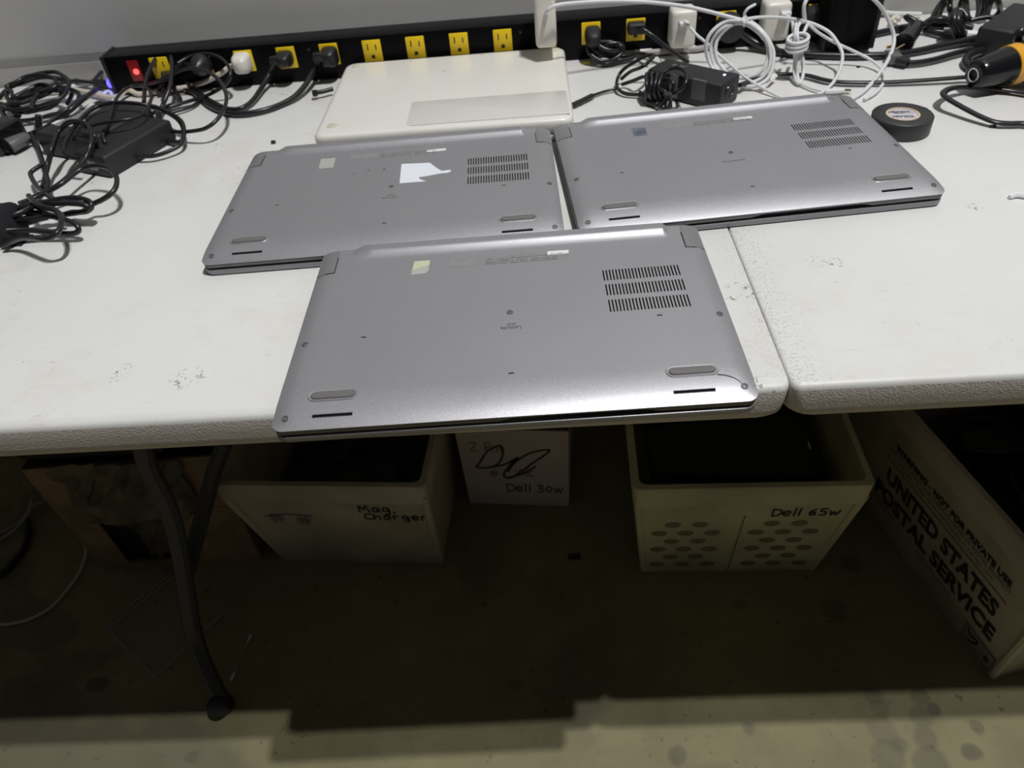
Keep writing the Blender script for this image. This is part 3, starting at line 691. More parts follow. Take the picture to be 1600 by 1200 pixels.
cable_thing('power_cable', 'thin black cord looping over the top of the two left power bricks', 'power cord',
    [(-0.5739, 0.9165, 0.782), (-0.5516, 0.9215, 0.784), (-0.5279, 0.9251, 0.784), (-0.5133, 0.937, 0.782), (-0.5096, 0.9586, 0.782), (-0.5194, 1.0015, 0.78), (-0.5379, 1.0417, 0.778), (-0.5606, 1.0679, 0.776), (-0.5769, 1.0664, 0.776), (-0.5745, 1.0323, 0.78), (-0.5674, 0.9991, 0.782), (-0.559, 0.9677, 0.782), (-0.5535, 0.9397, 0.778), (-0.5477, 0.9096, 0.778)], .0022, M['cable'])
cable_thing('power_cable', 'thin black cord making the widest loop of the heap, in front of the second outlet', 'power cord',
    [(-0.5338, 1.0318, 0.75), (-0.5211, 0.9998, 0.748), (-0.5022, 0.9692, 0.75), (-0.4772, 0.9498, 0.754), (-0.4502, 0.9381, 0.758), (-0.429, 0.9351, 0.762), (-0.4151, 0.9464, 0.768), (-0.411, 0.9744, 0.774), (-0.4183, 1.0068, 0.778), (-0.4374, 1.0458, 0.782), (-0.4618, 1.0767, 0.784), (-0.4879, 1.0973, 0.784), (-0.5122, 1.1086, 0.78), (-0.5381, 1.1108, 0.772), (-0.5683, 1.1216, 0.76), (-0.6085, 1.1486, 0.75), (-0.6353, 1.1541, 0.749), (-0.6502, 1.1519, 0.75), (-0.6812, 1.1685, 0.751), (-0.7172, 1.1811, 0.752), (-0.7424, 1.1862, 0.752), (-0.768, 1.1573, 0.752), (-0.7769, 1.1313, 0.753)], .0026, M['cable'])
cable_thing('power_cable', 'black cord standing in a tall narrow loop before the first outlet', 'power cord',
    [(-0.5402, 1.0195, 0.77), (-0.5518, 1.0571, 0.774), (-0.5572, 1.0855, 0.78), (-0.5588, 1.1145, 0.786), (-0.5577, 1.1423, 0.79), (-0.5513, 1.1539, 0.792), (-0.5386, 1.1429, 0.792), (-0.5274, 1.1176, 0.788), (-0.5212, 1.0879, 0.78), (-0.5203, 1.066, 0.77), (-0.5254, 1.0507, 0.76), (-0.5303, 1.0397, 0.752), (-0.5241, 1.0131, 0.748)], .0030, M['cable'])
cable_thing('power_cable', 'black cord arching from the second outlet over to the third and back down', 'power cord',
    [(-0.5201, 1.1191, 0.786), (-0.5051, 1.1305, 0.79), (-0.4821, 1.1328, 0.792), (-0.4578, 1.1199, 0.79), (-0.4406, 1.0997, 0.784), (-0.4356, 1.0859, 0.776), (-0.443, 1.0801, 0.766), (-0.4619, 1.0813, 0.756), (-0.4824, 1.0793, 0.75), (-0.5028, 1.0743, 0.747), (-0.5226, 1.0643, 0.746), (-0.5388, 1.0514, 0.746)], .0026, M['cable'])
cable_thing('power_cable', 'black cord coiled small at the right foot of the heap', 'power cord',
    [(-0.5167, 1.0014, 0.756), (-0.5116, 0.9805, 0.752), (-0.5007, 0.9554, 0.748), (-0.4871, 0.9419, 0.746), (-0.471, 0.9353, 0.746), (-0.4666, 0.9435, 0.749), (-0.4713, 0.9607, 0.754), (-0.4809, 0.975, 0.76), (-0.4993, 0.9918, 0.764), (-0.5196, 1.0085, 0.764), (-0.5406, 1.0265, 0.76)], .0030, M['cable'])
t = cable_thing('network_cable', 'black cord with a small blue glowing tip by the end of the power strip', 'cord',
    [(-0.6382, 1.1518, 0.754), (-0.6206, 1.1458, 0.752), (-0.5975, 1.1515, 0.75), (-0.5738, 1.1571, 0.749), (-0.5258, 1.1248, 0.746), (-0.4939, 1.0918, 0.745), (-0.4948, 1.0592, 0.745), (-0.5173, 1.0384, 0.746)], .0024, M['cable'])
b = MB(); b.lathe([(.0046, 0), (.0050, .004), (.0050, .018), (.003, .022)], 14, mx=orient([(-0.6448, 1.1531, 0.754)][0], (1, -.05, -.02))); b.build('plug_sleeve', M['black_gloss'], t, local=False)
b = MB(); b.lathe([(.0040, -.0025), (.0066, 0), (.0066, .004), (.0055, .005)], 16, mx=orient([(-0.6458, 1.1427, 0.758)][0], (1, -.05, -.02))); b.build('light_ring', M['blue_glow'], t, local=False)
t = cable_thing('power_cable', 'black cord with a dark moulded joint lying behind the heap against the wall', 'power cord',
    [(-0.5866, 1.1837, 0.746), (-0.6155, 1.206, 0.746), (-0.6554, 1.2284, 0.747), (-0.6799, 1.228, 0.749), (-0.6942, 1.2227, 0.75), (-0.6931, 1.1976, 0.75), (-0.6933, 1.1789, 0.75), (-0.7117, 1.1853, 0.75), (-0.7258, 1.1936, 0.75)], .0028, M['cable'])
MB().tube([(-0.6888, 1.1807, 0.748), (-0.6649, 1.1705, 0.748)], .0055, 10).build('moulded_joint', M['black_gloss'], t, local=False)
# figure-eight coil at far left
def coil(c, ax, ay, n, r, jx=.006, z0=.004, dz=.0045, ph=0, steps=14, tilt=0):
    out = []; rnd = random.Random(int(abs(c[0]*9999)) + n)
    for k in range(n*steps+1):
        a = 2*PI*k/steps + ph; q = k/steps
        jj = rnd.uniform(-jx, jx)*.5
        out.append((c[0]+(ax+jj+math.sin(q*2.1)*jx)*math.cos(a), c[1]+(ay+jj+math.cos(q*1.7)*jx)*math.sin(a), c[2]+z0+dz*q+tilt*(1+math.sin(a))))
    return out
cc = [(-0.7279, 1.0869, 0.74)][0]
t = thing('power_cable', 'tightly coiled black cord behind the large brick at the left edge', 'power cord', (cc[0], cc[1], TZ))
MB().tube(coil(cc, .043, .036, 6, .003, .012, dz=.0056, tilt=.008), .0030, 8, sub=2).build('cord', M['cable'], t, local=False, ang=70)
MB().tube([(-0.6754, 0.9916, 0.774), (-0.6795, 0.989, 0.762), (-0.6822, 0.9818, 0.75), (-0.6838, 0.9664, 0.748)], .0045, 8).build('cord_tail', M['cable'], t, local=False, ang=70)
MB().tube([(-0.6868, 1.092, 0.77), (-0.6893, 1.0769, 0.776), (-0.7014, 1.0765, 0.778), (-0.7104, 1.0692, 0.776), (-0.7096, 1.0463, 0.774), (-0.7023, 1.0234, 0.77)], .0036, 8).build('cord_loop', M['cable'], t, local=False, ang=70)
t = thing('power_adapter', 'black power brick cut off by the left edge of the photo, cord heap beside it', 'power adapter', (-.745, .915, TZ))
slab_between('housing', [(-0.7602, 0.9653, 0.774), (-0.6992, 0.9409, 0.774), (-0.7184, 0.9909, 0.774), (-0.7812, 1.0108, 0.774)], .034, M['black_gloss'], t)
MB().tube([(-0.7499, 0.9692, 0.749), (-0.7051, 0.9537, 0.75)], .012, 10, flat=.7).build('output_boot', M['black_gloss'], t, local=False)
MB().tube([(-0.7073, 0.9498, 0.752), (-0.6995, 0.96, 0.753), (-0.6962, 0.9736, 0.752)], lambda q: .0125-.003*q, 12, flat=.8).build('plug', M['smoke'], t, local=False)
MB().tube([(-0.6992, 0.9762, 0.752), (-0.6893, 0.9865, 0.753), (-0.6632, 0.9759, 0.762), (-0.6377, 0.9764, 0.774), (-0.6211, 0.9835, 0.782), (-0.6168, 1.0079, 0.784), (-0.6204, 1.0367, 0.78), (-0.6363, 1.0843, 0.77)], .0038, 8).build('cord', M['cable'], t, local=False, ang=70)
MB().tube([(-0.7857, 1.0863, 0.76), (-0.7694, 1.0739, 0.76), (-0.7536, 1.0577, 0.756), (-0.7439, 1.0518, 0.754), (-0.7493, 1.0462, 0.753), (-0.7562, 1.0365, 0.752), (-0.7591, 1.024, 0.752)], .0032, 8).build('cord_loop', M['cable'], t, local=False, ang=70)
MB().tube([(-0.7741, 1.0649, 0.764), (-0.7573, 1.0399, 0.76), (-0.7389, 1.0112, 0.756), (-0.7217, 0.9881, 0.752), (-0.713, 0.9807, 0.751)], .0034, 8).build('cord_loop', M['cable'], t, local=False, ang=70)
cable_thing('usb_cable', 'short white cable end lying between the wall and the coiled black cord', 'cable', [(-0.733, 1.1764, 0.745), (-0.7232, 1.1824, 0.745), (-0.7111, 1.1878, 0.745), (-0.7, 1.1936, 0.745)], .0030, M['white_cable'])
cable_thing('usb_cable', 'thin white cable at the left edge beside the cream cord', 'cable', [(-0.8623, 1.1708, 0.744), (-0.8374, 1.1634, 0.744), (-0.8206, 1.155, 0.744), (-0.8048, 1.1444, 0.744)], .0030, M['white_cable'])
cable_thing('usb_cable', 'short white cable loop showing behind the large brick', 'cable', [(-0.6545, 1.1229, 0.745), (-0.6563, 1.1356, 0.746), (-0.6515, 1.1396, 0.747), (-0.6443, 1.1332, 0.746), (-0.6371, 1.1171, 0.745), (-0.628, 1.1009, 0.744)], .0026, M['white_cable'])

# --- the bundle held by a velcro wrap at the left edge
t = thing('power_cable', 'bundle of black cord in a wide black velcro wrap at the left edge', 'power cord', [(-0.6289, 0.7657, 0.74)][0])
wr = MB(); mxw = orient([(-0.639, 0.7224, 0.762)][0], (1, -.10, 0)); wr.lathe([(.020, 0), (.0215, .004), (.0215, .055), (.0225, .064), (.019, .066)], 18, mx=mxw); wr.build('velcro_wrap', M['velcro'], t, local=False)
MB().rbox((-.012, -.0225, .01), (.012, -.0208, .069), .0008, mx=mxw).build('wrap_tail', M['velcro'], t, local=False)
def bc(s, r=.0030): MB().tube(s, r, 8).build('cord_loop', M['cable'], t, local=False, ang=70)
bc([(-0.5876, 0.7285, 0.772), (-0.5743, 0.7308, 0.772), (-0.5601, 0.7359, 0.772), (-0.5474, 0.7398, 0.772), (-0.5323, 0.7449, 0.772), (-0.5148, 0.7471, 0.771), (-0.4999, 0.7434, 0.768), (-0.4962, 0.7388, 0.764), (-0.5008, 0.7367, 0.76), (-0.5167, 0.7416, 0.756), (-0.5345, 0.7451, 0.753), (-0.5459, 0.742, 0.754), (-0.5591, 0.7389, 0.76), (-0.5759, 0.7347, 0.766), (-0.5869, 0.7271, 0.768)])
bc([(-0.5925, 0.7314, 0.766), (-0.5751, 0.7332, 0.766), (-0.5552, 0.7424, 0.768), (-0.5318, 0.7385, 0.77), (-0.5124, 0.7358, 0.77), (-0.4998, 0.7353, 0.767), (-0.4979, 0.7355, 0.762), (-0.5095, 0.7421, 0.756), (-0.53, 0.7505, 0.752), (-0.5399, 0.7461, 0.752), (-0.5556, 0.7426, 0.756), (-0.5711, 0.7335, 0.76), (-0.5871, 0.7231, 0.764)])
bc([(-0.5926, 0.7253, 0.76), (-0.5754, 0.721, 0.762), (-0.5544, 0.7189, 0.764), (-0.5328, 0.718, 0.766), (-0.5154, 0.7124, 0.764), (-0.5048, 0.7099, 0.76), (-0.5004, 0.7058, 0.755), (-0.5057, 0.7052, 0.751), (-0.5201, 0.7074, 0.75), (-0.5362, 0.7091, 0.751), (-0.5494, 0.7097, 0.754), (-0.565, 0.7076, 0.758), (-0.5782, 0.7013, 0.762)])
bc([(-0.567, 0.7495, 0.776), (-0.55, 0.7307, 0.778), (-0.535, 0.7175, 0.778), (-0.5186, 0.7099, 0.778), (-0.5065, 0.698, 0.777), (-0.4974, 0.6804, 0.776), (-0.4963, 0.6672, 0.774), (-0.5034, 0.6631, 0.771), (-0.5136, 0.6639, 0.769), (-0.5308, 0.6734, 0.766), (-0.5514, 0.6858, 0.76), (-0.568, 0.6925, 0.754), (-0.5826, 0.6936, 0.748)])
bc([(-0.583, 0.7176, 0.77), (-0.5729, 0.719, 0.77), (-0.565, 0.7262, 0.77), (-0.5585, 0.7365, 0.77), (-0.5446, 0.7305, 0.766), (-0.5367, 0.731, 0.762), (-0.5277, 0.7326, 0.758)], .0028)
bc([(-0.5919, 0.7238, 0.756), (-0.5823, 0.7287, 0.754), (-0.5725, 0.7336, 0.752), (-0.5606, 0.7356, 0.754), (-0.5475, 0.7311, 0.758)], .0032)
t = cable_thing('power_cable', 'black cord rising from the velcro bundle in a rounded loop toward the bricks', 'power cord',
    [(-0.5852, 0.753, 0.766), (-0.5769, 0.7672, 0.764), (-0.5629, 0.7779, 0.766), (-0.5489, 0.7881, 0.77), (-0.5418, 0.8083, 0.772), (-0.5317, 0.8172, 0.774), (-0.5137, 0.8137, 0.776), (-0.4962, 0.8029, 0.776), (-0.4819, 0.7844, 0.774), (-0.478, 0.7687, 0.77), (-0.4826, 0.7591, 0.766), (-0.493, 0.7548, 0.762), (-0.5045, 0.755, 0.758), (-0.5157, 0.7496, 0.753), (-0.5341, 0.7552, 0.748)], .0029, M['cable'])
cable_thing('power_cable', 'black cord crossing itself above the velcro bundle, running up to the brick', 'power cord',
    [(-0.5846, 0.7786, 0.76), (-0.5748, 0.7825, 0.762), (-0.5649, 0.7896, 0.764), (-0.5571, 0.8049, 0.766), (-0.5523, 0.8309, 0.768), (-0.5472, 0.8488, 0.772), (-0.5424, 0.8632, 0.782), (-0.5466, 0.8813, 0.788), (-0.5578, 0.8983, 0.792), (-0.5725, 0.9077, 0.794), (-0.5884, 0.9113, 0.792), (-0.5989, 0.906, 0.786), (-0.6025, 0.891, 0.778), (-0.6023, 0.8676, 0.768), (-0.5975, 0.8372, 0.76), (-0.5952, 0.816, 0.754)], .0026, M['cable'])
cable_thing('power_cable', 'black cord bending sharply left of the brick and down into the bundle', 'power cord',
    [(-0.6924, 0.9827, 0.754), (-0.6695, 0.9509, 0.754), (-0.6356, 0.8979, 0.756), (-0.6033, 0.8453, 0.758), (-0.5871, 0.8184, 0.758), (-0.5822, 0.801, 0.756), (-0.5902, 0.7972, 0.752)], .0030, M['cable'])
cable_thing('power_cable', 'black cord with an elbow to the left above the bundle', 'power cord',
    [(-0.611, 0.8639, 0.762), (-0.6186, 0.8571, 0.76), (-0.6234, 0.8484, 0.758), (-0.6137, 0.832, 0.758), (-0.5926, 0.8043, 0.76), (-0.5685, 0.7779, 0.764), (-0.5444, 0.7539, 0.768), (-0.5276, 0.7422, 0.77), (-0.5129, 0.7387, 0.77), (-0.5033, 0.741, 0.768)], .0029, M['cable'])
b = MB()
for k in range(5):
    a = .10*k
    b.prism([(-.10, -.12+.004*k), (-.012+.002*k, -.10), (-.004-.0035*k, .006+.003*k), (-.02, .018-.002*k), (-.10, .02)], .0006+k*.0040, .0026+k*.0040, mx=Matrix.Translation([(-0.5862, 0.7017, 0.74)][0]) @ Matrix.Rotation(-.12-.03*k, 4, 'Z') @ Matrix.Rotation(.03*k, 4, 'Y'))
props(b.build('paper_stack', M['paper'], smooth=False), 'loose stack of white paper below the velcro bundle at the left edge', 'paper')
# flat things lying about
def debris(name, label, cat, mb, m): return props(mb.build(name, m), label, cat)
p = [(-0.3434, 0.9229, 0.742)][0]; debris('plastic_crumb', 'tiny black plastic crumb left of the white laptop', 'debris', MB().rbox((p[0]-.003, p[1]-.002, TZ), (p[0]+.003, p[1]+.002, TZ+.004), .001), M['black'])
p = [(0.4297, 1.0281, 0.741)][0]; debris('plastic_crumb', 'tiny black oval crumb between two black cords right of the white coil', 'debris', MB().lathe([(.0026, 0), (.0024, .0010), (0, .0014)], 10, mx=Matrix.Translation((p[0], p[1], TZ))), M['black'])
p = [(0.5111, 0.8227, 0.741)][0]; debris('plastic_crumb', 'ragged black crumb under the cord loop at right', 'debris', MB().rbox((p[0]-.004, p[1]-.0015, TZ), (p[0]+.003, p[1]+.002, TZ+.003), .0008), M['black'])
p = [(0.4628, 0.666, 0.741)][0]; debris('white_scrap', 'small white twisted scrap at the right edge of the table', 'debris', MB().tube([(p[0]-.008, p[1], TZ+.002), (p[0], p[1]+.002, TZ+.003), (p[0]+.01, p[1]-.003, TZ+.002)], .0024, 6), M['white_label'])
p = [(0.0749, 1.1201, 0.741)][0]; debris('yellow_scrap', 'small yellow plastic scrap in front of the power strip', 'debris', MB().rbox((p[0]-.006, p[1]-.004, TZ), (p[0]+.005, p[1]+.004, TZ+.003), .001), M['dirty_yellow'])
t = cable_thing('cable_stub', 'short black cable end with an open socket, left of the white laptop', 'cable', [(-0.2912, 1.0728, 0.749), (-0.3038, 1.0658, 0.749), (-0.3134, 1.063, 0.749)], .0032, M['black'])
MB().lathe([(.0045, 0), (.0048, .007), (.0030, .007), (.0028, .001)], 12, mx=orient([(-0.3115, 1.0626, 0.749)][0], (-1, -.2, 0))).build('socket', M['black_gloss'], t, local=False)

# ================================================================ white chargers and their cables
# brick standing out of the strip above the white laptop
t = thing('usb_charger', 'white charger brick sticking out over the rear right corner of the white laptop', 'charger', (.016, SY, OZ))
MB().rbox((.0015, 1.058, TZ+.0455), (.0300, 1.126, TZ+.125), .0062, 4).build('housing', M['cream'], t, local=False)
MB().rbox((.006, 1.120, TZ+.030), (.026, SY-.002, TZ+.062), .004).build('plug_block', M['cream'], t, local=False)
MB().lathe([(.0034, 0), (.0030, .005), (.0020, .009)], 14, mx=orient([(0.0167, 1.058, 0.8297)][0], (0, -1, .15))).build('strain_relief', M['white_cable'], t, local=False)
MB().tube([(0.0166, 1.049, 0.8332), (0.02, 1.044, 0.839), (0.0293, 1.044, 0.8429), (0.0436, 1.048, 0.843), (0.0647, 1.055, 0.841), (0.0943, 1.062, 0.8383), (0.1284, 1.068, 0.834), (0.1669, 1.072, 0.8276), (0.2057, 1.074, 0.8194), (0.2394, 1.07, 0.8108), (0.2641, 1.064, 0.8042), (0.2805, 1.06, 0.8002)], .0026, 8).build('cord', M['white_cable'], t, local=False, ang=70)
# two square usb chargers
def usb_charger(label, x0, x1, z0, z1, y0, cable, stub):
    t = thing('usb_charger', label, 'charger', ((x0+x1)/2, SY, OZ))
    MB().rbox((x0, y0, z0), (x1, SY-.004, z1), .0065, 4).build('housing', M['cream'], t, local=False)
    MB().box(((x0+x1)/2-.0002, y0-.0002, z0+.006), ((x0+x1)/2+.0002, y0+.001, z1-.006)).build('seam_line', M['foot_white'], t, smooth=False, local=False)
    b = MB(); b.rbox((stub[0]-.0065, y0-.0095, stub[1]-.0026), (stub[0]+.0065, y0+.002, stub[1]+.0026), .0014, 2)
    b.build('usb_plug', M['white_cable'], t, local=False)
    MB().rbox((stub[0]-.0075, y0-.0006, stub[1]-.0034), (stub[0]+.0075, y0+.001, stub[1]+.0034), .0005).build('usb_port', M['tag_paper'], t, local=False)
    MB().tube(cable, .0019, 8).build('cord', M['white_cable'], t, local=False, ang=70)
    return t
usb_charger('white square charger in the strip left of the hanging coil, with a thin white cable', .1895, .2245, TZ+.017, TZ+.068, 1.098,
    [(0.2058, 1.09, 0.7969), (0.2105, 1.08, 0.793), (0.2189, 1.07, 0.7847), (0.2279, 1.06, 0.779)] + [(0.2352, 1.0507, 0.774), (0.2514, 1.0204, 0.764), (0.2691, 0.9893, 0.754), (0.2807, 0.976, 0.749), (0.295, 0.9558, 0.745), (0.3065, 0.94, 0.743), (0.3149, 0.9242, 0.743)], (.206, TZ+.052))
usb_charger('white square charger in the strip right of the hanging coil', .3165, .3530, TZ+.017, TZ+.068, 1.098,
    [(0.3366, 1.09, 0.7959), (0.3436, 1.083, 0.7942), (0.3485, 1.078, 0.7871), (0.3516, 1.075, 0.7747), (0.3534, 1.07, 0.7661), (0.3482, 1.062, 0.7741), (0.3481, 1.06, 0.7861), (0.3529, 1.06, 0.7922)], (.343, TZ+.055))
# hanging coil
ccx, ccz = .0, 0
coilpts = []
L0 = [(0.2747, 1.0286, 0.81), (0.2899, 1.0127, 0.802), (0.3031, 0.9997, 0.784), (0.3035, 0.9882, 0.768), (0.2969, 0.979, 0.754), (0.2807, 0.9748, 0.747), (0.2585, 0.9845, 0.745), (0.2421, 1.0112, 0.748), (0.2305, 1.0283, 0.762), (0.2249, 1.0313, 0.782), (0.2315, 1.035, 0.798), (0.2502, 1.0389, 0.808)]
L1 = [(0.273, 1.0212, 0.81), (0.2898, 1.0043, 0.8), (0.3001, 0.9993, 0.782), (0.3002, 0.99, 0.766), (0.2907, 0.9858, 0.752), (0.2732, 0.9851, 0.747), (0.2542, 0.996, 0.746), (0.2414, 1.0188, 0.752), (0.2351, 1.0326, 0.766), (0.2331, 1.0393, 0.782), (0.2419, 1.0375, 0.798), (0.2587, 1.0356, 0.806)]
L2 = [(0.2721, 1.023, 0.808), (0.2859, 1.0151, 0.8), (0.2962, 1.0047, 0.79), (0.299, 0.9997, 0.774), (0.2943, 0.9934, 0.762), (0.2841, 0.9933, 0.753), (0.27, 1.0009, 0.748), (0.2554, 1.0121, 0.75), (0.2433, 1.0241, 0.76), (0.2385, 1.0326, 0.774), (0.2416, 1.0388, 0.788), (0.2556, 1.0352, 0.804)]
t = thing('usb_cable', 'white cable coiled in three rings with a twist tie, leaning on the power strip', 'cable', [(0.2738, 0.9946, 0.74)][0])
MB().tube(L0+L1+L2+L0[:3], .0024, 8, sub=4).build('cord', M['white_cable'], t, local=False, ang=70)
MB().tube([(0.2698, 1.0225, 0.806), (0.2679, 1.021, 0.812), (0.2723, 1.0314, 0.814), (0.2702, 1.0314, 0.818)] + [(0.2734, 1.031, 0.824), (0.2806, 1.0355, 0.826), (0.2848, 1.0398, 0.826)], .0018, 6).build('twist_tie', M['white_cable'], t, local=False)
b = MB(); b.tube([(0.2703, 1.0293, 0.814), (0.2722, 1.0225, 0.812), (0.2698, 1.0236, 0.808), (0.2669, 1.0239, 0.812)], .0022, 6, closed=True); b.build('tie_knot', M['white_cable'], t, local=False)
MB().tube([(0.2707, 1.0239, 0.814), (0.2932, 1.0327, 0.812), (0.3251, 1.0421, 0.806), (0.3517, 1.0583, 0.796), (0.3709, 1.0574, 0.79), (0.3887, 1.0476, 0.782), (0.3959, 1.0305, 0.774), (0.4, 1.0158, 0.764), (0.3951, 0.9988, 0.754), (0.3802, 0.972, 0.747), (0.3612, 0.9495, 0.744), (0.3409, 0.9333, 0.743), (0.3238, 0.9225, 0.743)], .0022, 8).build('cord_tail', M['white_cable'], t, local=False, ang=70)
MB().tube([(0.2879, 0.97, 0.745), (0.2956, 0.9788, 0.746), (0.2997, 0.9836, 0.748)], .0030, 8).build('cord_end', M['white_cable'], t, local=False)
MB().tube([(0.299, 0.9837, 0.748), (0.306, 0.9929, 0.749), (0.3107, 0.9987, 0.749)], .0048, 8, flat=.7).build('connector', M['white_plastic'], t, local=False)
# knotted cable
t = thing('usb_cable', 'white cable knotted into a hanging bundle left of the big black adapter', 'cable', [(0.3396, 0.9902, 0.74)][0])
for k, s in enumerate(([(0.3311, 1.0249, 0.806), (0.3322, 1.0166, 0.796), (0.3327, 1.0049, 0.784), (0.3353, 1.0044, 0.768), (0.3352, 0.9979, 0.754), (0.3353, 0.9839, 0.746), (0.3385, 0.9771, 0.745), (0.3441, 0.989, 0.75), (0.3452, 1.0008, 0.762), (0.3395, 1.0023, 0.778), (0.3343, 1.004, 0.792), (0.3366, 1.0177, 0.8), (0.3408, 1.0239, 0.804)],
              [(0.3343, 1.0189, 0.806), (0.3319, 1.0081, 0.794), (0.3351, 1.002, 0.78), (0.3374, 0.9957, 0.766), (0.3373, 0.9894, 0.752), (0.3378, 0.9812, 0.746), (0.3416, 0.9816, 0.748), (0.345, 0.9927, 0.76), (0.3419, 0.9994, 0.774), (0.3422, 1.0097, 0.788), (0.3464, 1.0167, 0.798), (0.3527, 1.029, 0.8)])):
    MB().tube(s, .0022, 8).build('cord_strand', M['white_cable'], t, local=False, ang=70)
k0 = [(0.3344, 1.0018, 0.788)][0]
for k in range(3):
    pts = [(k0[0]+.0125*math.cos(a), k0[1]+.010*math.sin(a), k0[2]-.006+k*.0052+.003*math.sin(a+.6)) for a in [2*PI*q/10 for q in range(10)]]
    MB().tube(pts, .0024, 8, closed=True, sub=3).build('wrap_turn', M['white_cable'], t, local=False, ang=70)
MB().tube([(0.3478, 1.0406, 0.8), (0.353, 1.0446, 0.8), (0.3491, 1.0441, 0.816), (0.3519, 1.0476, 0.824), (0.3615, 1.0623, 0.83), (0.3834, 1.0798, 0.836), (0.4132, 1.0707, 0.836), (0.4358, 1.0499, 0.82), (0.4588, 1.0598, 0.8), (0.4735, 1.0591, 0.78), (0.4792, 1.0518, 0.764), (0.4695, 1.0296, 0.754), (0.4504, 0.9992, 0.748), (0.423, 0.9599, 0.745), (0.4009, 0.9334, 0.744), (0.3799, 0.9158, 0.743)], .0025, 8).build('cord', M['white_cable'], t, local=False, ang=70)
MB().tube([(0.3537, 1.0444, 0.8), (0.3606, 1.0416, 0.794), (0.3736, 1.0398, 0.784), (0.3949, 1.0369, 0.772), (0.4211, 1.0326, 0.76), (0.4396, 1.0229, 0.752), (0.4485, 1.0024, 0.747), (0.4464, 0.9813, 0.745), (0.4374, 0.9597, 0.744), (0.4183, 0.932, 0.744), (0.3992, 0.9161, 0.743)], .0020, 8).build('cord_tail', M['white_cable'], t, local=False, ang=70)
t = cable_thing('usb_cable', 'white cable end with a metal tipped plug behind the rightmost silver laptop', 'cable', [(0.3333, 1.0004, 0.745), (0.3393, 0.9796, 0.744), (0.3485, 0.9605, 0.744), (0.3582, 0.9501, 0.744), (0.3636, 0.9469, 0.744)], .0019, M['white_cable'])
MB().tube([(0.3621, 0.9472, 0.744), (0.3729, 0.9446, 0.745), (0.3832, 0.9446, 0.745)], .0042, 10, flat=.75).build('plug', M['white_cable'], t, local=False)
MB().tube([(0.3825, 0.9448, 0.745), (0.3923, 0.9454, 0.744)], .0026, 8, flat=.5).build('metal_tip', M['brass'], t, local=False)

# ================================================================ right-hand half of the strip
t = thing('power_cable', 'black cord with a tapered plug just right of the white charger brick, tied in loops', 'power cord', (OX[10], SY, OZ), 0, G)
plug_body(t, (OX[10]+.002, OZ-.001), .022, .024, .034, M['black_matte'])
for s in ([(0.0821, 1.1147, 0.776), (0.0748, 1.1149, 0.766), (0.0796, 1.1068, 0.756), (0.0955, 1.1007, 0.748), (0.1119, 1.1015, 0.75), (0.1233, 1.1074, 0.756), (0.1216, 1.1101, 0.764), (0.1095, 1.1168, 0.768), (0.0929, 1.1145, 0.77)],
          [(0.0839, 1.1151, 0.774), (0.094, 1.1052, 0.766), (0.1119, 1.1033, 0.76), (0.126, 1.1166, 0.758), (0.1202, 1.115, 0.766), (0.102, 1.1139, 0.766), (0.0911, 1.1147, 0.756), (0.0851, 1.1081, 0.748), (0.0989, 1.0983, 0.745), (0.1195, 1.104, 0.745), (0.1404, 1.112, 0.746)],
          [(0.0786, 1.1171, 0.772), (0.0853, 1.1094, 0.76), (0.1034, 1.108, 0.752), (0.1242, 1.115, 0.748), (0.1489, 1.1082, 0.752), (0.16, 1.0836, 0.756)]):
    MB().tube(s, .0031, 8).build('cord_loop', M['cable'], t, local=False, ang=70)
t = thing('power_cable', 'black cord with a ribbed flat plug, running down to the boxy adapter', 'power cord', (OX[11], SY, OZ), 0, G)
MB().rbox((OX[11]-.0125, SY-.020, OZ-.002), (OX[11]+.0125, SY-.001, OZ+.013), .0035, 3).build('plug', M['black_matte'], t, local=False)
for k in range(3): MB().rbox((OX[11]-.002+k*.004, SY-.0215, OZ+.003), (OX[11]+.000+k*.004, SY-.0195, OZ+.011), .0005).build('rib', M['black_gloss'], t, local=False)
MB().tube([(OX[11]+.004, SY-.018, OZ+.004)] + [(0.1538, 1.1137, 0.782), (0.1674, 1.1058, 0.774), (0.1836, 1.0792, 0.766), (0.1973, 1.0635, 0.76), (0.2049, 1.0454, 0.758)], .0033, 8).build('cord', M['cable'], t, local=False, ang=70)
t = cable_thing('power_cable', 'pale grey cord lying along the foot of the power strip', 'power cord', [(0.1226, 1.1348, 0.745), (0.138, 1.131, 0.746), (0.1608, 1.1285, 0.746), (0.1883, 1.1276, 0.746), (0.2144, 1.1297, 0.746), (0.236, 1.1274, 0.746), (0.256, 1.1363, 0.746), (0.2762, 1.1452, 0.746)], .0044, M['grey_cable'])
MB().tube([(0.1443, 1.1296, 0.746), (0.1683, 1.1295, 0.746)], .0047, 10).build('cord_label', M['white_label'], t, local=False)
MB().tube([(0.2144, 1.1297, 0.746), (0.2307, 1.1286, 0.746)], .0047, 10).build('cord_label', M['white_label'], t, local=False)
def round_plug(label, k, dx, cordpts, r=.0045, pr=.019):
    t = thing('power_cable', label, 'power cord', (OX[k], SY, OZ), 0, G)
    MB().lathe([(pr, 0), (pr+.001, .010), (pr, .018), (pr*.86, .024), (pr*.5, .026)], 24, mx=orient((OX[k]+dx, SY-.001, OZ-.004), (0, -1, 0))).build('plug', M['black_matte'], t, local=False)
    MB().tube([(OX[k]+dx, SY-.024, OZ-.006)] + cordpts, r, 10).build('cord', M['cable'], t, local=False, ang=70)
    return t
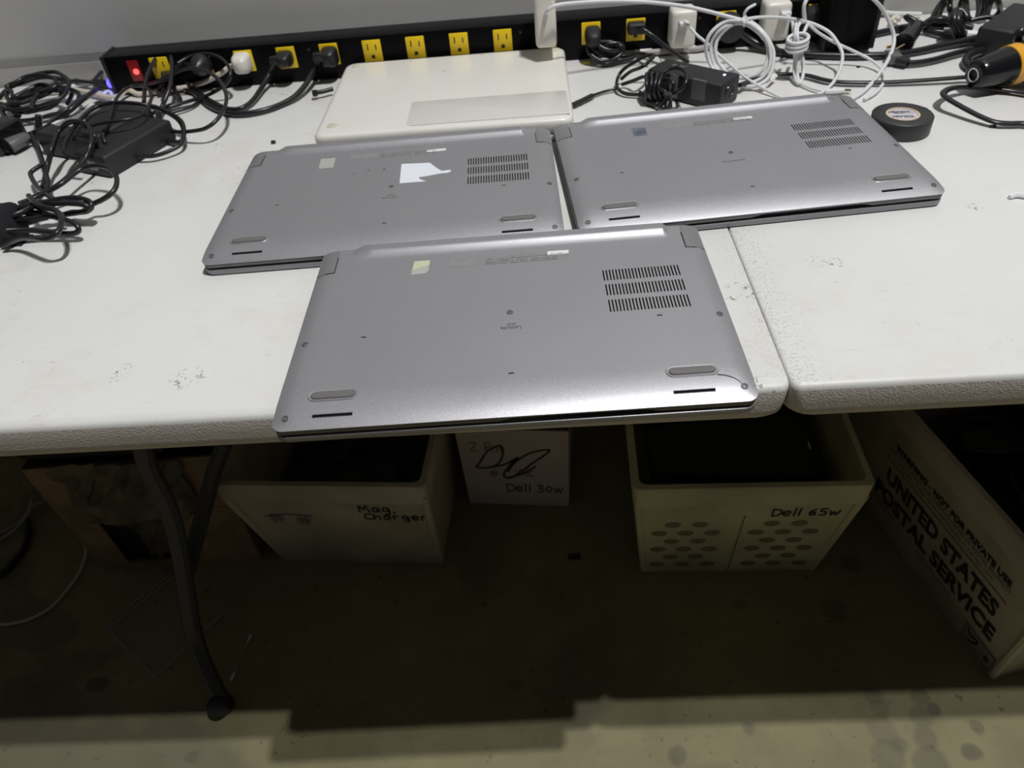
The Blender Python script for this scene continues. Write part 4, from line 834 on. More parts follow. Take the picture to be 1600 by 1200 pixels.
round_plug('thick black cord with a big round plug between the two white square chargers', 13, .004, [(0.286, 1.1178, 0.768), (0.2996, 1.118, 0.76), (0.3168, 1.1095, 0.751), (0.3368, 1.0937, 0.746), (0.3619, 1.0781, 0.745), (0.3972, 1.0651, 0.745), (0.4364, 1.0538, 0.745), (0.4773, 1.0495, 0.745), (0.5127, 1.0539, 0.745), (0.5506, 1.0649, 0.746), (0.5907, 1.0719, 0.749), (0.6331, 1.0837, 0.752), (0.6738, 1.0996, 0.754), (0.7191, 1.1216, 0.754)], .0050)
round_plug('thick black cord with a big round plug beside the big black adapter block', 15, -.006, [(0.4202, 1.1507, 0.758), (0.4348, 1.1478, 0.749), (0.4542, 1.1358, 0.746), (0.4803, 1.1326, 0.745), (0.5106, 1.142, 0.745), (0.5397, 1.1485, 0.746), (0.5634, 1.1417, 0.748), (0.5993, 1.1214, 0.748)], .0050)
t = thing('power_adapter', 'big black adapter block standing at the right end of the power strip', 'power adapter', (.42, 1.10, TZ))
MB().rbox((.396, 1.070, TZ+.004), (.458, SY-.004, TZ+.110), .004, 3).build('housing', M['strip'], t, local=False)
MB().rbox((.4625, 1.074, TZ+.008), (.4585, SY-.008, TZ+.104), .001).build('side_plate', M['black_matte'], t, local=False)

# boxy adapter with the pale led
t = thing('power_adapter', 'boxy black adapter with a pale blue light, lying behind the rightmost silver laptop', 'power adapter', [(0.2153, 0.9715, 0.74)][0])
tp = [(0.1453, 0.99, 0.773), (0.2232, 0.9178, 0.773), (0.2536, 0.9515, 0.773), (0.1719, 1.0263, 0.773)]
o, mx, lx, ly = slab_between('housing', tp, .0322, M['black_matte'], t, .003)
MB().box((-lx-.0002+2*lx-.0006, -.008, -.021), (lx+.0004, .009, -.007), mx=mx).build('cable_tunnel', M['dark'], t, smooth=False, local=False)
MB().tube([mx @ Vector((lx+.0004, math.cos(a)*.0095, -.014+math.sin(a)*.0078)) for a in [2*PI*q/10 for q in range(10)]], .0009, 6, closed=True, sub=3).build('tunnel_rim', M['black_gloss'], t, local=False)
MB().lathe([(.0016, 0), (.0013, .0006), (0, .0008)], 10, mx=orient([(0.2336, 0.9503, 0.7734)][0], (0, 0, 1), (0, 1, 0))).build('status_light', M['led'], t, local=False)
MB().box((-lx*.35, -ly*1.002-.0004, -.028), (-lx*.12, -ly*.9, .0004), mx=mx).build('clear_tape', M['faint_print'], t, smooth=False, local=False)['label'] = 'grey strip of clear tape'
MB().box((lx*.25, -ly*1.002-.0004, -.024), (lx*.62, -ly*.86, .0004), mx=mx).build('clear_tape', M['print'], t, smooth=False, local=False)
strokes('scribble', [[(-.006, .002), (-.008, -.003), (-.002, -.005), (.004, -.003)], [(.002, .002), (.004, -.002), (.008, .002), (.010, .004)]], .0009, M['tag_paper'], t, Matrix.Translation(-world_loc(t)) @ mx @ Matrix.Translation((-lx*.45, ly*.25, .0003)))
MB().tube([(0.2583, 0.9683, 0.752), (0.2799, 0.9899, 0.748), (0.3105, 1.012, 0.745), (0.3348, 1.0092, 0.745), (0.3548, 1.0004, 0.745), (0.3689, 0.9841, 0.745), (0.3854, 0.9719, 0.745), (0.4147, 0.9638, 0.745), (0.4524, 0.9582, 0.745), (0.4899, 0.9543, 0.746), (0.5198, 0.9518, 0.747), (0.5385, 0.9501, 0.747), (0.567, 0.9348, 0.745)], .0040, 8, flat=.6).build('cord', M['cable'], t, local=False, ang=70)
t = thing('power_cable', 'black cord wound tightly round itself in front of the boxy adapter, small plug at left', 'power cord', [(0.1562, 0.9618, 0.74)][0])
c0 = [(0.1477, 0.9649, 0.756)][0]
for k in range(4):
    a0 = Vector((.93, -.37, .0))
    mxk = orient((c0[0]-.004+.0055*k, c0[1]+.004-.002*k, c0[2]+.002), (.9, -.30, .18))
    MB().tube([mxk @ Vector((.0205*math.cos(a), .0165*math.sin(a), .0015*math.sin(3*a+k))) for a in [2*PI*q/12 for q in range(12)]], .0023, 8, closed=True, sub=3).build('wrap_turn', M['cable'], t, local=False, ang=70)
for s in ([(0.1118, 1.0128, 0.754), (0.124, 1.0105, 0.764), (0.1372, 0.9924, 0.776), (0.1526, 1.0102, 0.78), (0.1538, 1.0194, 0.78), (0.1443, 1.0227, 0.778), (0.1297, 1.0251, 0.77), (0.1173, 1.0268, 0.762), (0.1094, 1.0225, 0.754), (0.1058, 1.0029, 0.748), (0.1143, 0.987, 0.745), (0.1302, 0.9796, 0.745), (0.141, 0.9741, 0.748)],
          [(0.141, 0.9667, 0.764), (0.1546, 0.963, 0.774), (0.1674, 0.9657, 0.78), (0.1779, 0.9623, 0.782), (0.1854, 0.9488, 0.78), (0.1837, 0.9356, 0.774), (0.1776, 0.933, 0.766), (0.1686, 0.943, 0.758), (0.1614, 0.9683, 0.752)],
          [(0.1513, 0.9699, 0.762), (0.1576, 0.9602, 0.77), (0.1661, 0.9531, 0.772), (0.17, 0.9459, 0.768), (0.169, 0.9461, 0.76), (0.1653, 0.9507, 0.752), (0.1605, 0.9609, 0.75)],
          [(0.1529, 0.9473, 0.764), (0.1597, 0.9386, 0.762), (0.1654, 0.9414, 0.754), (0.1684, 0.9478, 0.748)],
          [(0.1128, 1.0052, 0.75), (0.1265, 0.9945, 0.758), (0.1382, 0.9839, 0.766), (0.1443, 0.9684, 0.768)], [(0.1335, 0.9799, 0.748), (0.1386, 0.9543, 0.746), (0.1484, 0.9426, 0.745), (0.1577, 0.9288, 0.745), (0.1619, 0.9318, 0.75), (0.1636, 0.9408, 0.756)],
          [(0.1744, 0.9752, 0.745), (0.1943, 0.9713, 0.745), (0.2145, 0.9695, 0.745), (0.2283, 0.9659, 0.747)]):
    MB().tube(s, .0024, 8).build('cord_loop', M['cable'], t, local=False, ang=70)
MB().tube([(0.1622, 0.934, 0.762), (0.1636, 0.938, 0.749), (0.1624, 0.9279, 0.745)], .0052, 8, flat=.6).build('angled_plug', M['black'], t, local=False)
MB().tube([(0.1078, 1.0059, 0.745), (0.0922, 1.0027, 0.744), (0.078, 0.9945, 0.744), (0.069, 0.9876, 0.744)], .0019, 8).build('cord_tail', M['cable'], t, local=False, ang=70)
MB().tube([(0.0724, 0.9887, 0.745), (0.0616, 0.9779, 0.745), (0.0526, 0.969, 0.745)], .0040, 8, flat=.7).build('plug', M['black'], t, local=False)
MB().tube([(0.0536, 0.971, 0.745), (0.0448, 0.9622, 0.745)], .0042, 8, flat=.6).build('plug_shell', M['black_matte'], t, local=False)
MB().tube([(0.0448, 0.9622, 0.745), (0.0413, 0.9587, 0.745)], .0024, 8, flat=.5).build('metal_tip', M['steel'], t, local=False)

# ================================================================ tape roll
p = [(0.4109, 0.8333, 0.759)][0]
t = thing('tape_roll', 'fat roll of black vinyl tape lying flat beside the rightmost silver laptop', 'tape', (p[0], p[1], TZ))
TR = .0322
MB().lathe([(.0180, 0), (TR, 0), (TR+.0003, .0008), (TR+.0003, .0182), (TR-.0004, .0190), (.0180, .0190), (.0180, 0)], 72, cap=False).build('tape_winding', M['tape'], t, ang=50)
MB().rbox((TR-.001, -.0035, .0005), (TR+.0009, .0030, .0188), .0004, mx=Matrix.Rotation(.42, 4, 'Z')).build('tape_end', M['tape'], t)
MB().lathe([(.0155, .0015), (.0180, .0002), (.0180, .0192), (.0155, .0192), (.0155, .0015)], 48, cap=False).build('core', M['tape_core'], t)
MB().lathe([(.0158, .0170), (.0158, .0185), (0, .0185)], 40).build('core_label', M['tape_label'], t)
for s_, x_, y_, z_, bo in (('TOUGH', .0042, -.0012+.0025, .0050, .00025), ('HYPER', .0030, .0010-.0040, .0030, .0001), ('TOUGH', .0040, -.0115, .0048, .00025)):
    text('lettering', s_, z_*1.15, M['ink'], t, axes((x_-.0055, y_+.0080, .0186), (-1, .10, 0), (-.10, -1, 0)), bold=bo, extrude=.00004, sx=1.15)
for x_, y_ in ((.0065, .0062), (.0075, .0025), (.0045, -.0085)):
    text('fine_print', 'PVC 3/4 IN', .0022, M['purple_ink'], t, axes((x_, y_, .0186), (-1, .10, 0), (-.10, -1, 0)), extrude=.00003)

# ================================================================ nozzle tool at the right edge
p0 = Vector([(0.5218, 0.9129, 0.765)][0]); ax_ = Vector((.9500, .3000, .0450)).normalized(); TL = .050
t = thing('torch', 'glossy black tapered tool with an amber band and an open round nozzle, right edge', 'tool', (p0.x, p0.y, TZ))
mxn = orient(p0, ax_)
MB().lathe([(.0072, .020), (.0072, 0), (.0090, -.0008), (.0145, .0006), (.0166, .0034), (.0174, .0090), (.0222, TL-.006)], 40, mx=mxn).build('nozzle', M['black_gloss'], t, local=False, ang=40)
MB().lathe([(.0066, -.0014), (.0082, -.0014), (.0082, .0010), (.0066, .0010), (.0066, -.0014)], 32, mx=mxn, cap=False).build('bore_ring', M['steel'], t, local=False)
MB().lathe([(.0070, .0015), (0, .0015)], 20, mx=mxn, cap=False).build('bore', M['dark'], t, local=False)
MB().lathe([(.0218, TL-.006), (.0232, TL-.0055), (.0238, TL+.008), (.0218, TL+.0092)], 40, mx=mxn).build('amber_band', M['orange'], t, local=False, ang=40)
MB().lathe([(.0218, TL+.008), (.0236, TL+.0095), (.0244, TL+.022), (.0244, TL+.10), (.0200, TL+.104)], 40, mx=mxn).build('barrel', M['black_gloss'], t, local=False, ang=40)
for a in (-2.4, .1):
    q = mxn @ Vector((.0205*math.cos(a), .0205*math.sin(a), TL-.010))
    MB().rbox((-.0030, -.0030, -.002), (.0030, .0030, .0025), .001, mx=orient(q, (mxn.to_3x3() @ Vector((math.cos(a), math.sin(a), 0))))).build('clip', M['black'], t, local=False)
cable_thing('power_cable', 'flat black cord curling out from under the tool in a wide bend', 'power cord',
    [(0.5618, 0.8046, 0.745), (0.5404, 0.8169, 0.745), (0.5276, 0.8191, 0.745), (0.5123, 0.823, 0.746), (0.5013, 0.8342, 0.748), (0.491, 0.8486, 0.751), (0.482, 0.8632, 0.754), (0.4766, 0.8743, 0.756), (0.4776, 0.8856, 0.756), (0.4867, 0.8982, 0.755), (0.5026, 0.9108, 0.752), (0.5212, 0.917, 0.749), (0.5384, 0.9168, 0.747), (0.556, 0.9118, 0.746), (0.5745, 0.9027, 0.745), (0.5952, 0.8849, 0.745)], .0042, M['cable'], flat=.6)
cable_thing('power_cable', 'thick black cord bending round behind the nozzle of the tool', 'power cord',
    [(0.6805, 1.0395, 0.746), (0.6494, 1.0438, 0.747), (0.6292, 1.0454, 0.748), (0.6079, 1.0404, 0.748), (0.5895, 1.0323, 0.748), (0.5717, 1.0218, 0.748), (0.5597, 1.0084, 0.747), (0.5544, 0.9916, 0.746), (0.5563, 0.9776, 0.746), (0.5656, 0.9667, 0.746), (0.5781, 0.9597, 0.746), (0.5973, 0.9513, 0.746)], .0055, M['cable'])
cable_thing('power_cable', 'short thick black cord arching behind the amber band', 'power cord', [(0.5932, 0.9653, 0.78), (0.5865, 0.9606, 0.788), (0.5872, 0.9602, 0.794), (0.5979, 0.9654, 0.796), (0.6218, 0.9756, 0.794)], .0058, M['cable'])
# three-prong plug
t = thing('power_cable', 'black three-prong plug with brass prongs, lying right of the adapter block', 'power cord', [(0.5345, 1.1188, 0.74)][0], 0, 'loose black plugs at right')
MB().tube([(0.4976, 1.062, 0.756), (0.5096, 1.0768, 0.757), (0.5238, 1.0968, 0.758), (0.5383, 1.1208, 0.758)], lambda q: .0135-.0060*q, 12, flat=.85).build('plug', M['black_gloss'], t, local=False)
MB().tube([(0.4997, 1.075, 0.76), (0.4869, 1.0697, 0.756)], .0020, 6, flat=.5).build('prong', M['brass'], t, local=False)
MB().tube([(0.5, 1.0625, 0.754), (0.4898, 1.0627, 0.748)], .0020, 6, flat=.5).build('prong', M['brass'], t, local=False)
MB().tube([(0.5002, 1.0778, 0.749), (0.4834, 1.0784, 0.745)], .0026, 8).build('ground_prong', M['brass'], t, local=False)
MB().tube([(0.5402, 1.1259, 0.758), (0.5325, 1.1316, 0.762), (0.5272, 1.1377, 0.764), (0.5333, 1.1324, 0.76), (0.5459, 1.1254, 0.756), (0.5673, 1.1276, 0.752), (0.5848, 1.1232, 0.752), (0.5861, 1.1209, 0.756), (0.5691, 1.1221, 0.762), (0.5566, 1.1274, 0.758), (0.5512, 1.1316, 0.752)], .0042, 8).build('cord', M['cable'], t, local=False, ang=70)
t = thing('power_cable', 'black cord ending in a grey translucent plug, in front of the thick cord', 'power cord', [(0.4838, 1.0406, 0.74)][0], 0, 'loose black plugs at right')
MB().rbox((-.016, -.008, -.006), (.006, .008, .006), .002, mx=orient([(0.4738, 1.0241, 0.749)][0], (0, 0, 1), (1, -.1, 0)) ).build('connector', M['smoke'], t, local=False)
MB().tube([(0.4764, 1.0216, 0.748), (0.4873, 1.0126, 0.747)], .0085, 8, flat=.7).build('strain_relief', M['black'], t, local=False)
MB().tube([(0.487, 1.0132, 0.746), (0.5053, 1.0139, 0.746), (0.5285, 1.0206, 0.746), (0.5532, 1.0314, 0.747), (0.5777, 1.0405, 0.747), (0.6005, 1.0452, 0.747), (0.6362, 1.0499, 0.746), (0.6817, 1.0575, 0.745)], .0040, 8).build('cord', M['cable'], t, local=False, ang=70)
# upper right pile
t = thing('power_adapter', 'black power brick lying in the cord pile in the upper right corner', 'power adapter', [(0.6493, 1.0912, 0.74)][0])
slab_between('housing', [(0.573, 1.042, 0.776), (0.6158, 1.016, 0.776), (0.7047, 1.0777, 0.776), (0.6721, 1.127, 0.776)], .036, M['black_matte'], t)
t = thing('power_cable', 'black cords piled in upright loops in the upper right corner', 'power cord', [(0.6051, 1.1291, 0.74)][0])
for s, r in (([(0.5848, 1.1772, 0.748), (0.5853, 1.1709, 0.762), (0.5879, 1.1639, 0.774), (0.6007, 1.1693, 0.78), (0.6179, 1.1695, 0.782), (0.6308, 1.1556, 0.778), (0.6425, 1.1532, 0.766), (0.644, 1.154, 0.752)], .0042), ([(0.5892, 1.1701, 0.748), (0.5871, 1.1633, 0.764), (0.5904, 1.1571, 0.774), (0.5881, 1.1429, 0.768), (0.601, 1.1535, 0.752)], .0038),
             ([(0.61, 1.1766, 0.748), (0.5916, 1.1529, 0.77), (0.5863, 1.1461, 0.784), (0.5932, 1.1463, 0.79), (0.6021, 1.1368, 0.782), (0.6119, 1.1436, 0.766), (0.6235, 1.1544, 0.75)], .0040), ([(0.6238, 1.179, 0.748), (0.6072, 1.1535, 0.772), (0.6104, 1.1454, 0.784), (0.6233, 1.1442, 0.78), (0.6333, 1.1508, 0.764), (0.6419, 1.1623, 0.748)], .0042),
             ([(0.6555, 1.1646, 0.748), (0.6472, 1.1519, 0.766), (0.649, 1.1517, 0.776), (0.656, 1.1472, 0.77), (0.6685, 1.1584, 0.754), (0.6603, 1.1516, 0.748)], .0042), ([(0.5805, 1.0837, 0.746), (0.5697, 1.0779, 0.762), (0.5662, 1.0824, 0.774), (0.5724, 1.0936, 0.78), (0.5792, 1.0918, 0.78), (0.5834, 1.0834, 0.774), (0.586, 1.084, 0.772)], .0055),
             ([(0.5791, 1.0975, 0.78), (0.5707, 1.0812, 0.774), (0.5758, 1.0763, 0.762), (0.5863, 1.0803, 0.75), (0.5899, 1.0783, 0.747)], .0055), ([(0.5901, 1.0999, 0.762), (0.6055, 1.0992, 0.766), (0.6208, 1.0968, 0.768), (0.6321, 1.0923, 0.766), (0.6344, 1.0832, 0.762), (0.6287, 1.0773, 0.756), (0.6176, 1.0796, 0.752), (0.6059, 1.083, 0.751), (0.5919, 1.0862, 0.746)], .0034),
             ([(0.5581, 1.1496, 0.746), (0.5669, 1.1429, 0.756), (0.5742, 1.1333, 0.76), (0.5841, 1.126, 0.758), (0.5965, 1.1192, 0.754), (0.612, 1.1117, 0.75)], .0040), ([(0.5533, 1.1282, 0.746), (0.5638, 1.1146, 0.746), (0.574, 1.1012, 0.746), (0.5857, 1.0877, 0.746), (0.6043, 1.0833, 0.746)], .0040)):
    MB().tube(s, r, 8).build('cord_loop', M['cable'], t, local=False, ang=70)
MB().tube([(0.5882, 1.0809, 0.753), (0.6033, 1.0778, 0.752)], .0056, 10).build('cord_label', M['white_label'], t, local=False)
MB().tube([(0.572, 1.1111, 0.749), (0.5836, 1.1056, 0.749)], .0048, 10).build('cord_label', M['tag_paper'], t, local=False)
b = MB(); b.tube([(0.5146, 1.2337, 0.746), (0.529, 1.2204, 0.746), (0.5442, 1.2101, 0.746), (0.5771, 1.1983, 0.746)], .0030, 8)
props(b.build('grey_cord', M['white_cable'], None), 'pale grey cord lying along the wall right of the adapter block', 'power cord')
cable_thing('power_cable', 'short white cord end beside the brass prongs', 'power cord', [(0.5216, 1.1698, 0.748), (0.5282, 1.1792, 0.75), (0.5352, 1.1834, 0.75), (0.5336, 1.1726, 0.748)], .0034, M['cream_cable'])

# ================================================================ under the table
def wall_panel(b, q, holes, th, nrm, mi=0):
    """panel over the quad q = (bl, br, tr, tl); holes in uv; nrm points outwards"""
    us = uniq([0, 1] + [h[0] for h in holes] + [h[1] for h in holes], 1e-6); vs_ = uniq([0, 1] + [h[2] for h in holes] + [h[3] for h in holes], 1e-6)
    Q = [Vector(p) for p in q]; n = Vector(nrm).normalized()*th
    def pt(u, v, s): return Q[0]*(1-u)*(1-v)+Q[1]*u*(1-v)+Q[2]*u*v+Q[3]*(1-u)*v - n*s
    for i in range(len(us)-1):
        for j in range(len(vs_)-1):
            um, vm = (us[i]+us[i+1])/2, (vs_[j]+vs_[j+1])/2
            if any(h[0] < um < h[1] and h[2] < vm < h[3] for h in holes): continue
            c = [(us[i], vs_[j]), (us[i+1], vs_[j]), (us[i+1], vs_[j+1]), (us[i], vs_[j+1])]
            b.add([pt(u, v, 0) for u, v in c], [(0,1,2,3)], mi); b.add([pt(u, v, 1) for u, v in c], [(3,2,1,0)], mi)
    for h in holes:
        c = [(h[0],h[2]), (h[1],h[2]), (h[1],h[3]), (h[0],h[3])]
        for k in range(4):
            a, d = c[k], c[(k+1) % 4]; b.add([pt(*a, 0), pt(*d, 0), pt(*d, 1), pt(*a, 1)], [(0,1,2,3)], mi)
def tote(name, label, loc, rz, W0, D0, W1, D1, H, m, slot_side='front', cat='bin'):
    """open tapered postal tote. local x = width, y = depth, front at -y; W0,D0 bottom, W1,D1 top"""
    t = thing(name, label, cat, loc, rz)
    b = MB(); th = .004; f = .008
    B = [(-W0/2, -D0/2, 0), (W0/2, -D0/2, 0), (W0/2, D0/2, 0), (-W0/2, D0/2, 0)]
    Tt = [(-W1/2, -D1/2, H), (W1/2, -D1/2, H), (W1/2, D1/2, H), (-W1/2, D1/2, H)]
    slot = [(.38, .62, .795, .865)]
    wall_panel(b, (B[0], B[1], Tt[1], Tt[0]), slot, th, (0, -1, 0)); wall_panel(b, (B[1], B[2], Tt[2], Tt[1]), [], th, (1, 0, 0))
    wall_panel(b, (B[2], B[3], Tt[3], Tt[2]), slot, th, (0, 1, 0)); wall_panel(b, (B[3], B[0], Tt[0], Tt[3]), [], th, (-1, 0, 0))
    b.box((-W0/2+.002, -D0/2+.002, .001), (W0/2-.002, D0/2-.002, .006)); b.build('tub_body', m, t, smooth=False)
    # folded rim collar
    def ringloop(k, z): return [(x*k1, y*k2, z) for (x, y), k1, k2 in [((px, py), 1+k/(W1/2), 1+k/(D1/2)) for px, py in rrect(-W1/2, W1/2, -D1/2, D1/2, .012, 4)]]
    loops_mesh([ringloop(.0010, H-.045), ringloop(.0030, H-.043), ringloop(.0050, H-.002), ringloop(.0035, H), ringloop(-.0050, H), ringloop(-.0060, H-.004), ringloop(-.0060, H-.030)], cap0=False, cap1=False).build('rim_collar', m, t, ang=40)
    for sx in (-1, 1):
        for sy in (-1, 1):
            r = MB(); r.tube([(sx*(W0/2-.003), sy*(D0/2-.003), .004), (sx*(W1/2-.003), sy*(D1/2-.003), H-.03)], .0065, 8)
            r.build('corner_fold', m, t)
    return t
def front_frame(W0, D0, W1, D1, H, side='front'):
    """matrix on the outer front (or left) face: x along the face, y up it"""
    if side == 'front':
        o = Vector((0, -D0/2, 0)); e = Vector((0, -(D1-D0)/2, H)); x = Vector((1, 0, 0))
    else:
        o = Vector((-W0/2, 0, 0)); e = Vector((-(W1-W0)/2, 0, H)); x = Vector((0, -1, 0))
    m = axes(o, x, e); n = m.to_3x3() @ Vector((0, 0, 1)); m.translation = o + n*.0008
    return m
# left tote
W0, D0, W1, D1, H = .297, .350, .330, .455, .282
t = tote('storage_tote', 'dirty white plastic tote under the left table with handwriting about chargers', (-.352, .965, 0), -.075, W0, D0, W1, D1, H, M['tote'])
mf = front_frame(W0, D0, W1, D1, H)
def letters(s, x, y, h):
    """tiny hand-lettering alphabet, polyline strokes in a 1 x 1.4 box"""
    A = {'D': [[(0,0),(0,1.4)],[(0,1.4),(.7,1.2),(.9,.7),(.6,.15),(0,0)]], 'e': [[(.05,.5),(.7,.55),(.6,.95),(.2,.9),(.05,.45),(.3,.02),(.75,.15)]], 'l': [[(.2,1.5),(.15,0)]],
         '3': [[(0,1.2),(.5,1.35),(.6,1),(.2,.75),(.65,.5),(.5,.05),(0,.15)]], '0': [[(.3,1.2),(0,.6),(.3,.05),(.7,.6),(.35,1.2)]], 'w': [[(0,.9),(.2,.05),(.45,.7),(.7,.05),(1,.95)]],
         '6': [[(.6,1.3),(.1,.7),(.15,.1),(.6,.2),(.55,.65),(.12,.5)]], '5': [[(.7,1.3),(.15,1.3),(.1,.8),(.6,.7),(.6,.15),(.05,.05)]], 'M': [[(0,0),(.15,1.3),(.5,.5),(.85,1.35),(1,0)]],
         'a': [[(.65,.85),(.2,.9),(.05,.3),(.4,.05),(.65,.8),(.7,.05)]], 'g': [[(.65,.85),(.2,.9),(.05,.35),(.5,.2),(.65,.85),(.6,-.35),(.1,-.4)]], ',': [[(.1,.15),(0,-.25)]],
         'C': [[(.8,1.2),(.3,1.3),(0,.7),(.3,.05),(.85,.2)]], 'h': [[(.05,1.4),(0,0)],[(.02,.5),(.4,.85),(.6,.5),(.6,0)]], 'r': [[(.05,.9),(.08,0)],[(.08,.6),(.3,.9),(.6,.85)]],
         'Z': [[(0,1.3),(.8,1.35),(.1,.05),(.9,.1)]], 'R': [[(0,0),(.05,1.3),(.6,1.3),(.6,.8),(.05,.7),(.7,0)]], 'm': [[(0,0),(.05,.9),(.35,.85),(.4,0)],[(.4,.7),(.75,.85),(.8,0)]], 'n': [[(0,0),(.05,.9),(.5,.85),(.6,0)]],
         '#': [[(.2,0),(.35,1.2)],[(.6,0),(.7,1.2)],[(0,.4),(.9,.45)],[(.05,.8),(.95,.85)]], 's': [[(.6,.85),(.15,.8),(.5,.4),(.05,.1)]], 'k': [[(.05,1.3),(0,0)],[(.6,.9),(.05,.4),(.65,0)]], 'i': [[(.1,.8),(.1,0)]], ' ': []}
    W_ = {'l': .45, 'i': .35, ',': .4, ' ': .6, 'w': 1.2, 'm': 1.05, 'M': 1.25}
    out = []; cx = x
    for ch in s:
        for ln in A[ch]: out.append([(cx+u*h*.62, y+v*h*.62) for u, v in ln])
        cx += W_.get(ch, .95)*h*.68
    return out
strokes('handwriting', letters('Mag,', .046, .198, .026) + letters('Charger', .050, .172, .024), .0026, M['ink'], t, mf)
strokes('marker_smudge', letters('*'.replace('*', '#'), -.115, .155, .042) + letters('#', -.070, .150, .040) + [[(-.12, .178), (-.08, .186), (-.04, .180)]], .0040, M['purple_ink'], t, mf)
# contents: black chargers and cords
def charger_pile(label, c, dx, dy, n, z, seed, rz=0):
    rnd = random.Random(seed)
    for k in range(n):
        x, y = c[0]+rnd.uniform(-dx, dx), c[1]+rnd.uniform(-dy, dy); a = rnd.uniform(0, PI)
        zz = z+rnd.uniform(-.008, .012)
        t = thing('power_adapter', label[k % len(label)], 'power adapter', (x, y, zz), a, 'black chargers in the totes under the table')
        MB().rbox((-.06, -.027, -.015), (.06, .027, .016), .004, 2).build('housing', M['black_matte'], t)
        MB().tube([(.058, 0, 0), (.09, .02, .005), (.08, .06, .012), (.02, .07, .02), (-.04, .05, .022), (-.03, -.03, .024), (.03, -.05, .020)], .0030, 6).build('cord', M['cable'], t)
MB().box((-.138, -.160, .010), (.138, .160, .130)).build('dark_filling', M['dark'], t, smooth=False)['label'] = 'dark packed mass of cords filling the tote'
charger_pile(['black charger near the top of the pile in the left white tote', 'black charger deep in the left white tote, under the sagging cord', 'black charger by the rear wall of the left white tote', 'black charger by the front wall of the left white tote'], (-.35, .90), .06, .08, 4, .165, 3)
cable_thing('power_cable', 'black cord sagging across the inside of the left white tote', 'power cord', [(-0.3906, 0.8761, 0.19), (-0.3424, 0.864, 0.195), (-0.3113, 0.8345, 0.19), (-0.2814, 0.8158, 0.19), (-0.2471, 0.8067, 0.195), (-0.2363, 0.8142, 0.2)], .0035, M['cable'])
# white cardboard box
t = thing('cardboard_box', 'small white cardboard box with a black scribble, between the two totes', 'box', (-.070, .990, 0), -.10)
b = MB(); w2, d2, h2 = .100, .085, .205
q = [(-w2, -d2), (w2, -d2), (w2, d2), (-w2, d2)]; wid = .003
for k in range(4):
    a, c_ = q[k], q[(k+1) % 4]; nx_, ny_ = (c_[1]-a[1]), -(c_[0]-a[0]); l_ = math.hypot(nx_, ny_)
    wall_panel(b, ((a[0]*.955, a[1], 0), (c_[0]*.955, c_[1], 0), (*c_, h2), (*a, h2)), [], wid, (nx_/l_, ny_/l_, 0))
b.box((-w2*.9, -d2*.95, .001), (w2*.9, d2*.95, .004)); b.build('box_body', M['box_white'], t, smooth=False)
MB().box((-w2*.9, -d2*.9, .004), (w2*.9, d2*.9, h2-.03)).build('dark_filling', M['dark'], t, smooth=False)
mf = axes((0, -d2-.0006, 0), (1, 0, 0), (0, 0, 1))
def bx(px, py): return ((px-790)*.00104*1.05, .205-(py-684)*.00190)      # sketch coordinates on the face
S = lambda *a: [(x*.001, y*.001) for x, y in a]
strokes('black_scribble', [S((-18, 148), (-22, 166), (-45, 152), (-64, 118), (-70, 106), (-48, 106), (-28, 120), (-18, 148), (-20, 164)), S((-48, 106), (-18, 116), (8, 136), (-6, 118), (-22, 88), (-12, 78), (10, 96), (30, 118), (58, 146), (64, 158), (30, 148), (0, 120), (-14, 96)), S((-12, 80), (14, 92), (38, 112))], .0034, M['ink'], t, mf)
strokes('handwriting', letters('Dell 30w', -.018, .040, .0245), .0022, M['ink'], t, mf)
for s_, x_, y_ in (('Z', -.078, .150), ('R', -.050, .150), ('m', -.035, .146), ('#', -.048, .080), ('i', 0.0, .088), ('n', .008, .086), ('k', .022, .085)): strokes('faded_letter', letters(s_, x_, y_, .026), .0018, M['purple_ink'], t, mf)
# right tote
W0, D0, W1, D1, H = .290, .380, .335, .455, .274
t = tote('storage_tote', 'yellowed white tote with rows of brown ovals, under the table seam', (.288, .930, 0), -.035, W0, D0, W1, D1, H, M['tote_warm'])
mf = front_frame(W0, D0, W1, D1, H)
ov = None
for (x0, sgn) in ((-.082, 1), (.070, 1)):
    for r_ in range(6):
        nc = 3 if r_ % 2 else 2
        for c_ in range(nc):
            x = x0 + (c_-(nc-1)/2)*.042 + (r_-2.5)*.001; y = .172 - r_*.0270
            if ov is None:
                ov = o = MB().lathe([(.0130, 0), (.0120, .0008), (0, .0009)], 16, mx=Matrix.Diagonal((1, .62, 1, 1))).build('oval_dimple', M['tote_hole'], t)
            else: o = ov.copy(); C.objects.link(o); o.parent = t
            o.matrix_local = mf @ Matrix.Translation((x, y-.008, -.0004))
strokes('handwriting', letters('Dell 65w', .042, .188, .0235), .0026, M['ink'], t, mf)
strokes('seam_line', [[(0, .005), (.002, .19)]], .0018, M['tote_hole'], t, mf)
for x in (-.10, -.055, .10, .14):
    pass
MB().rbox((-.036, -.010, 0), (.0, .0, .010), .001, mx=mf @ Matrix.Translation((0, .232, -.012))).build('cardboard_scrap', M['cardboard'], t)['label'] = 'brown cardboard behind the handle slot'
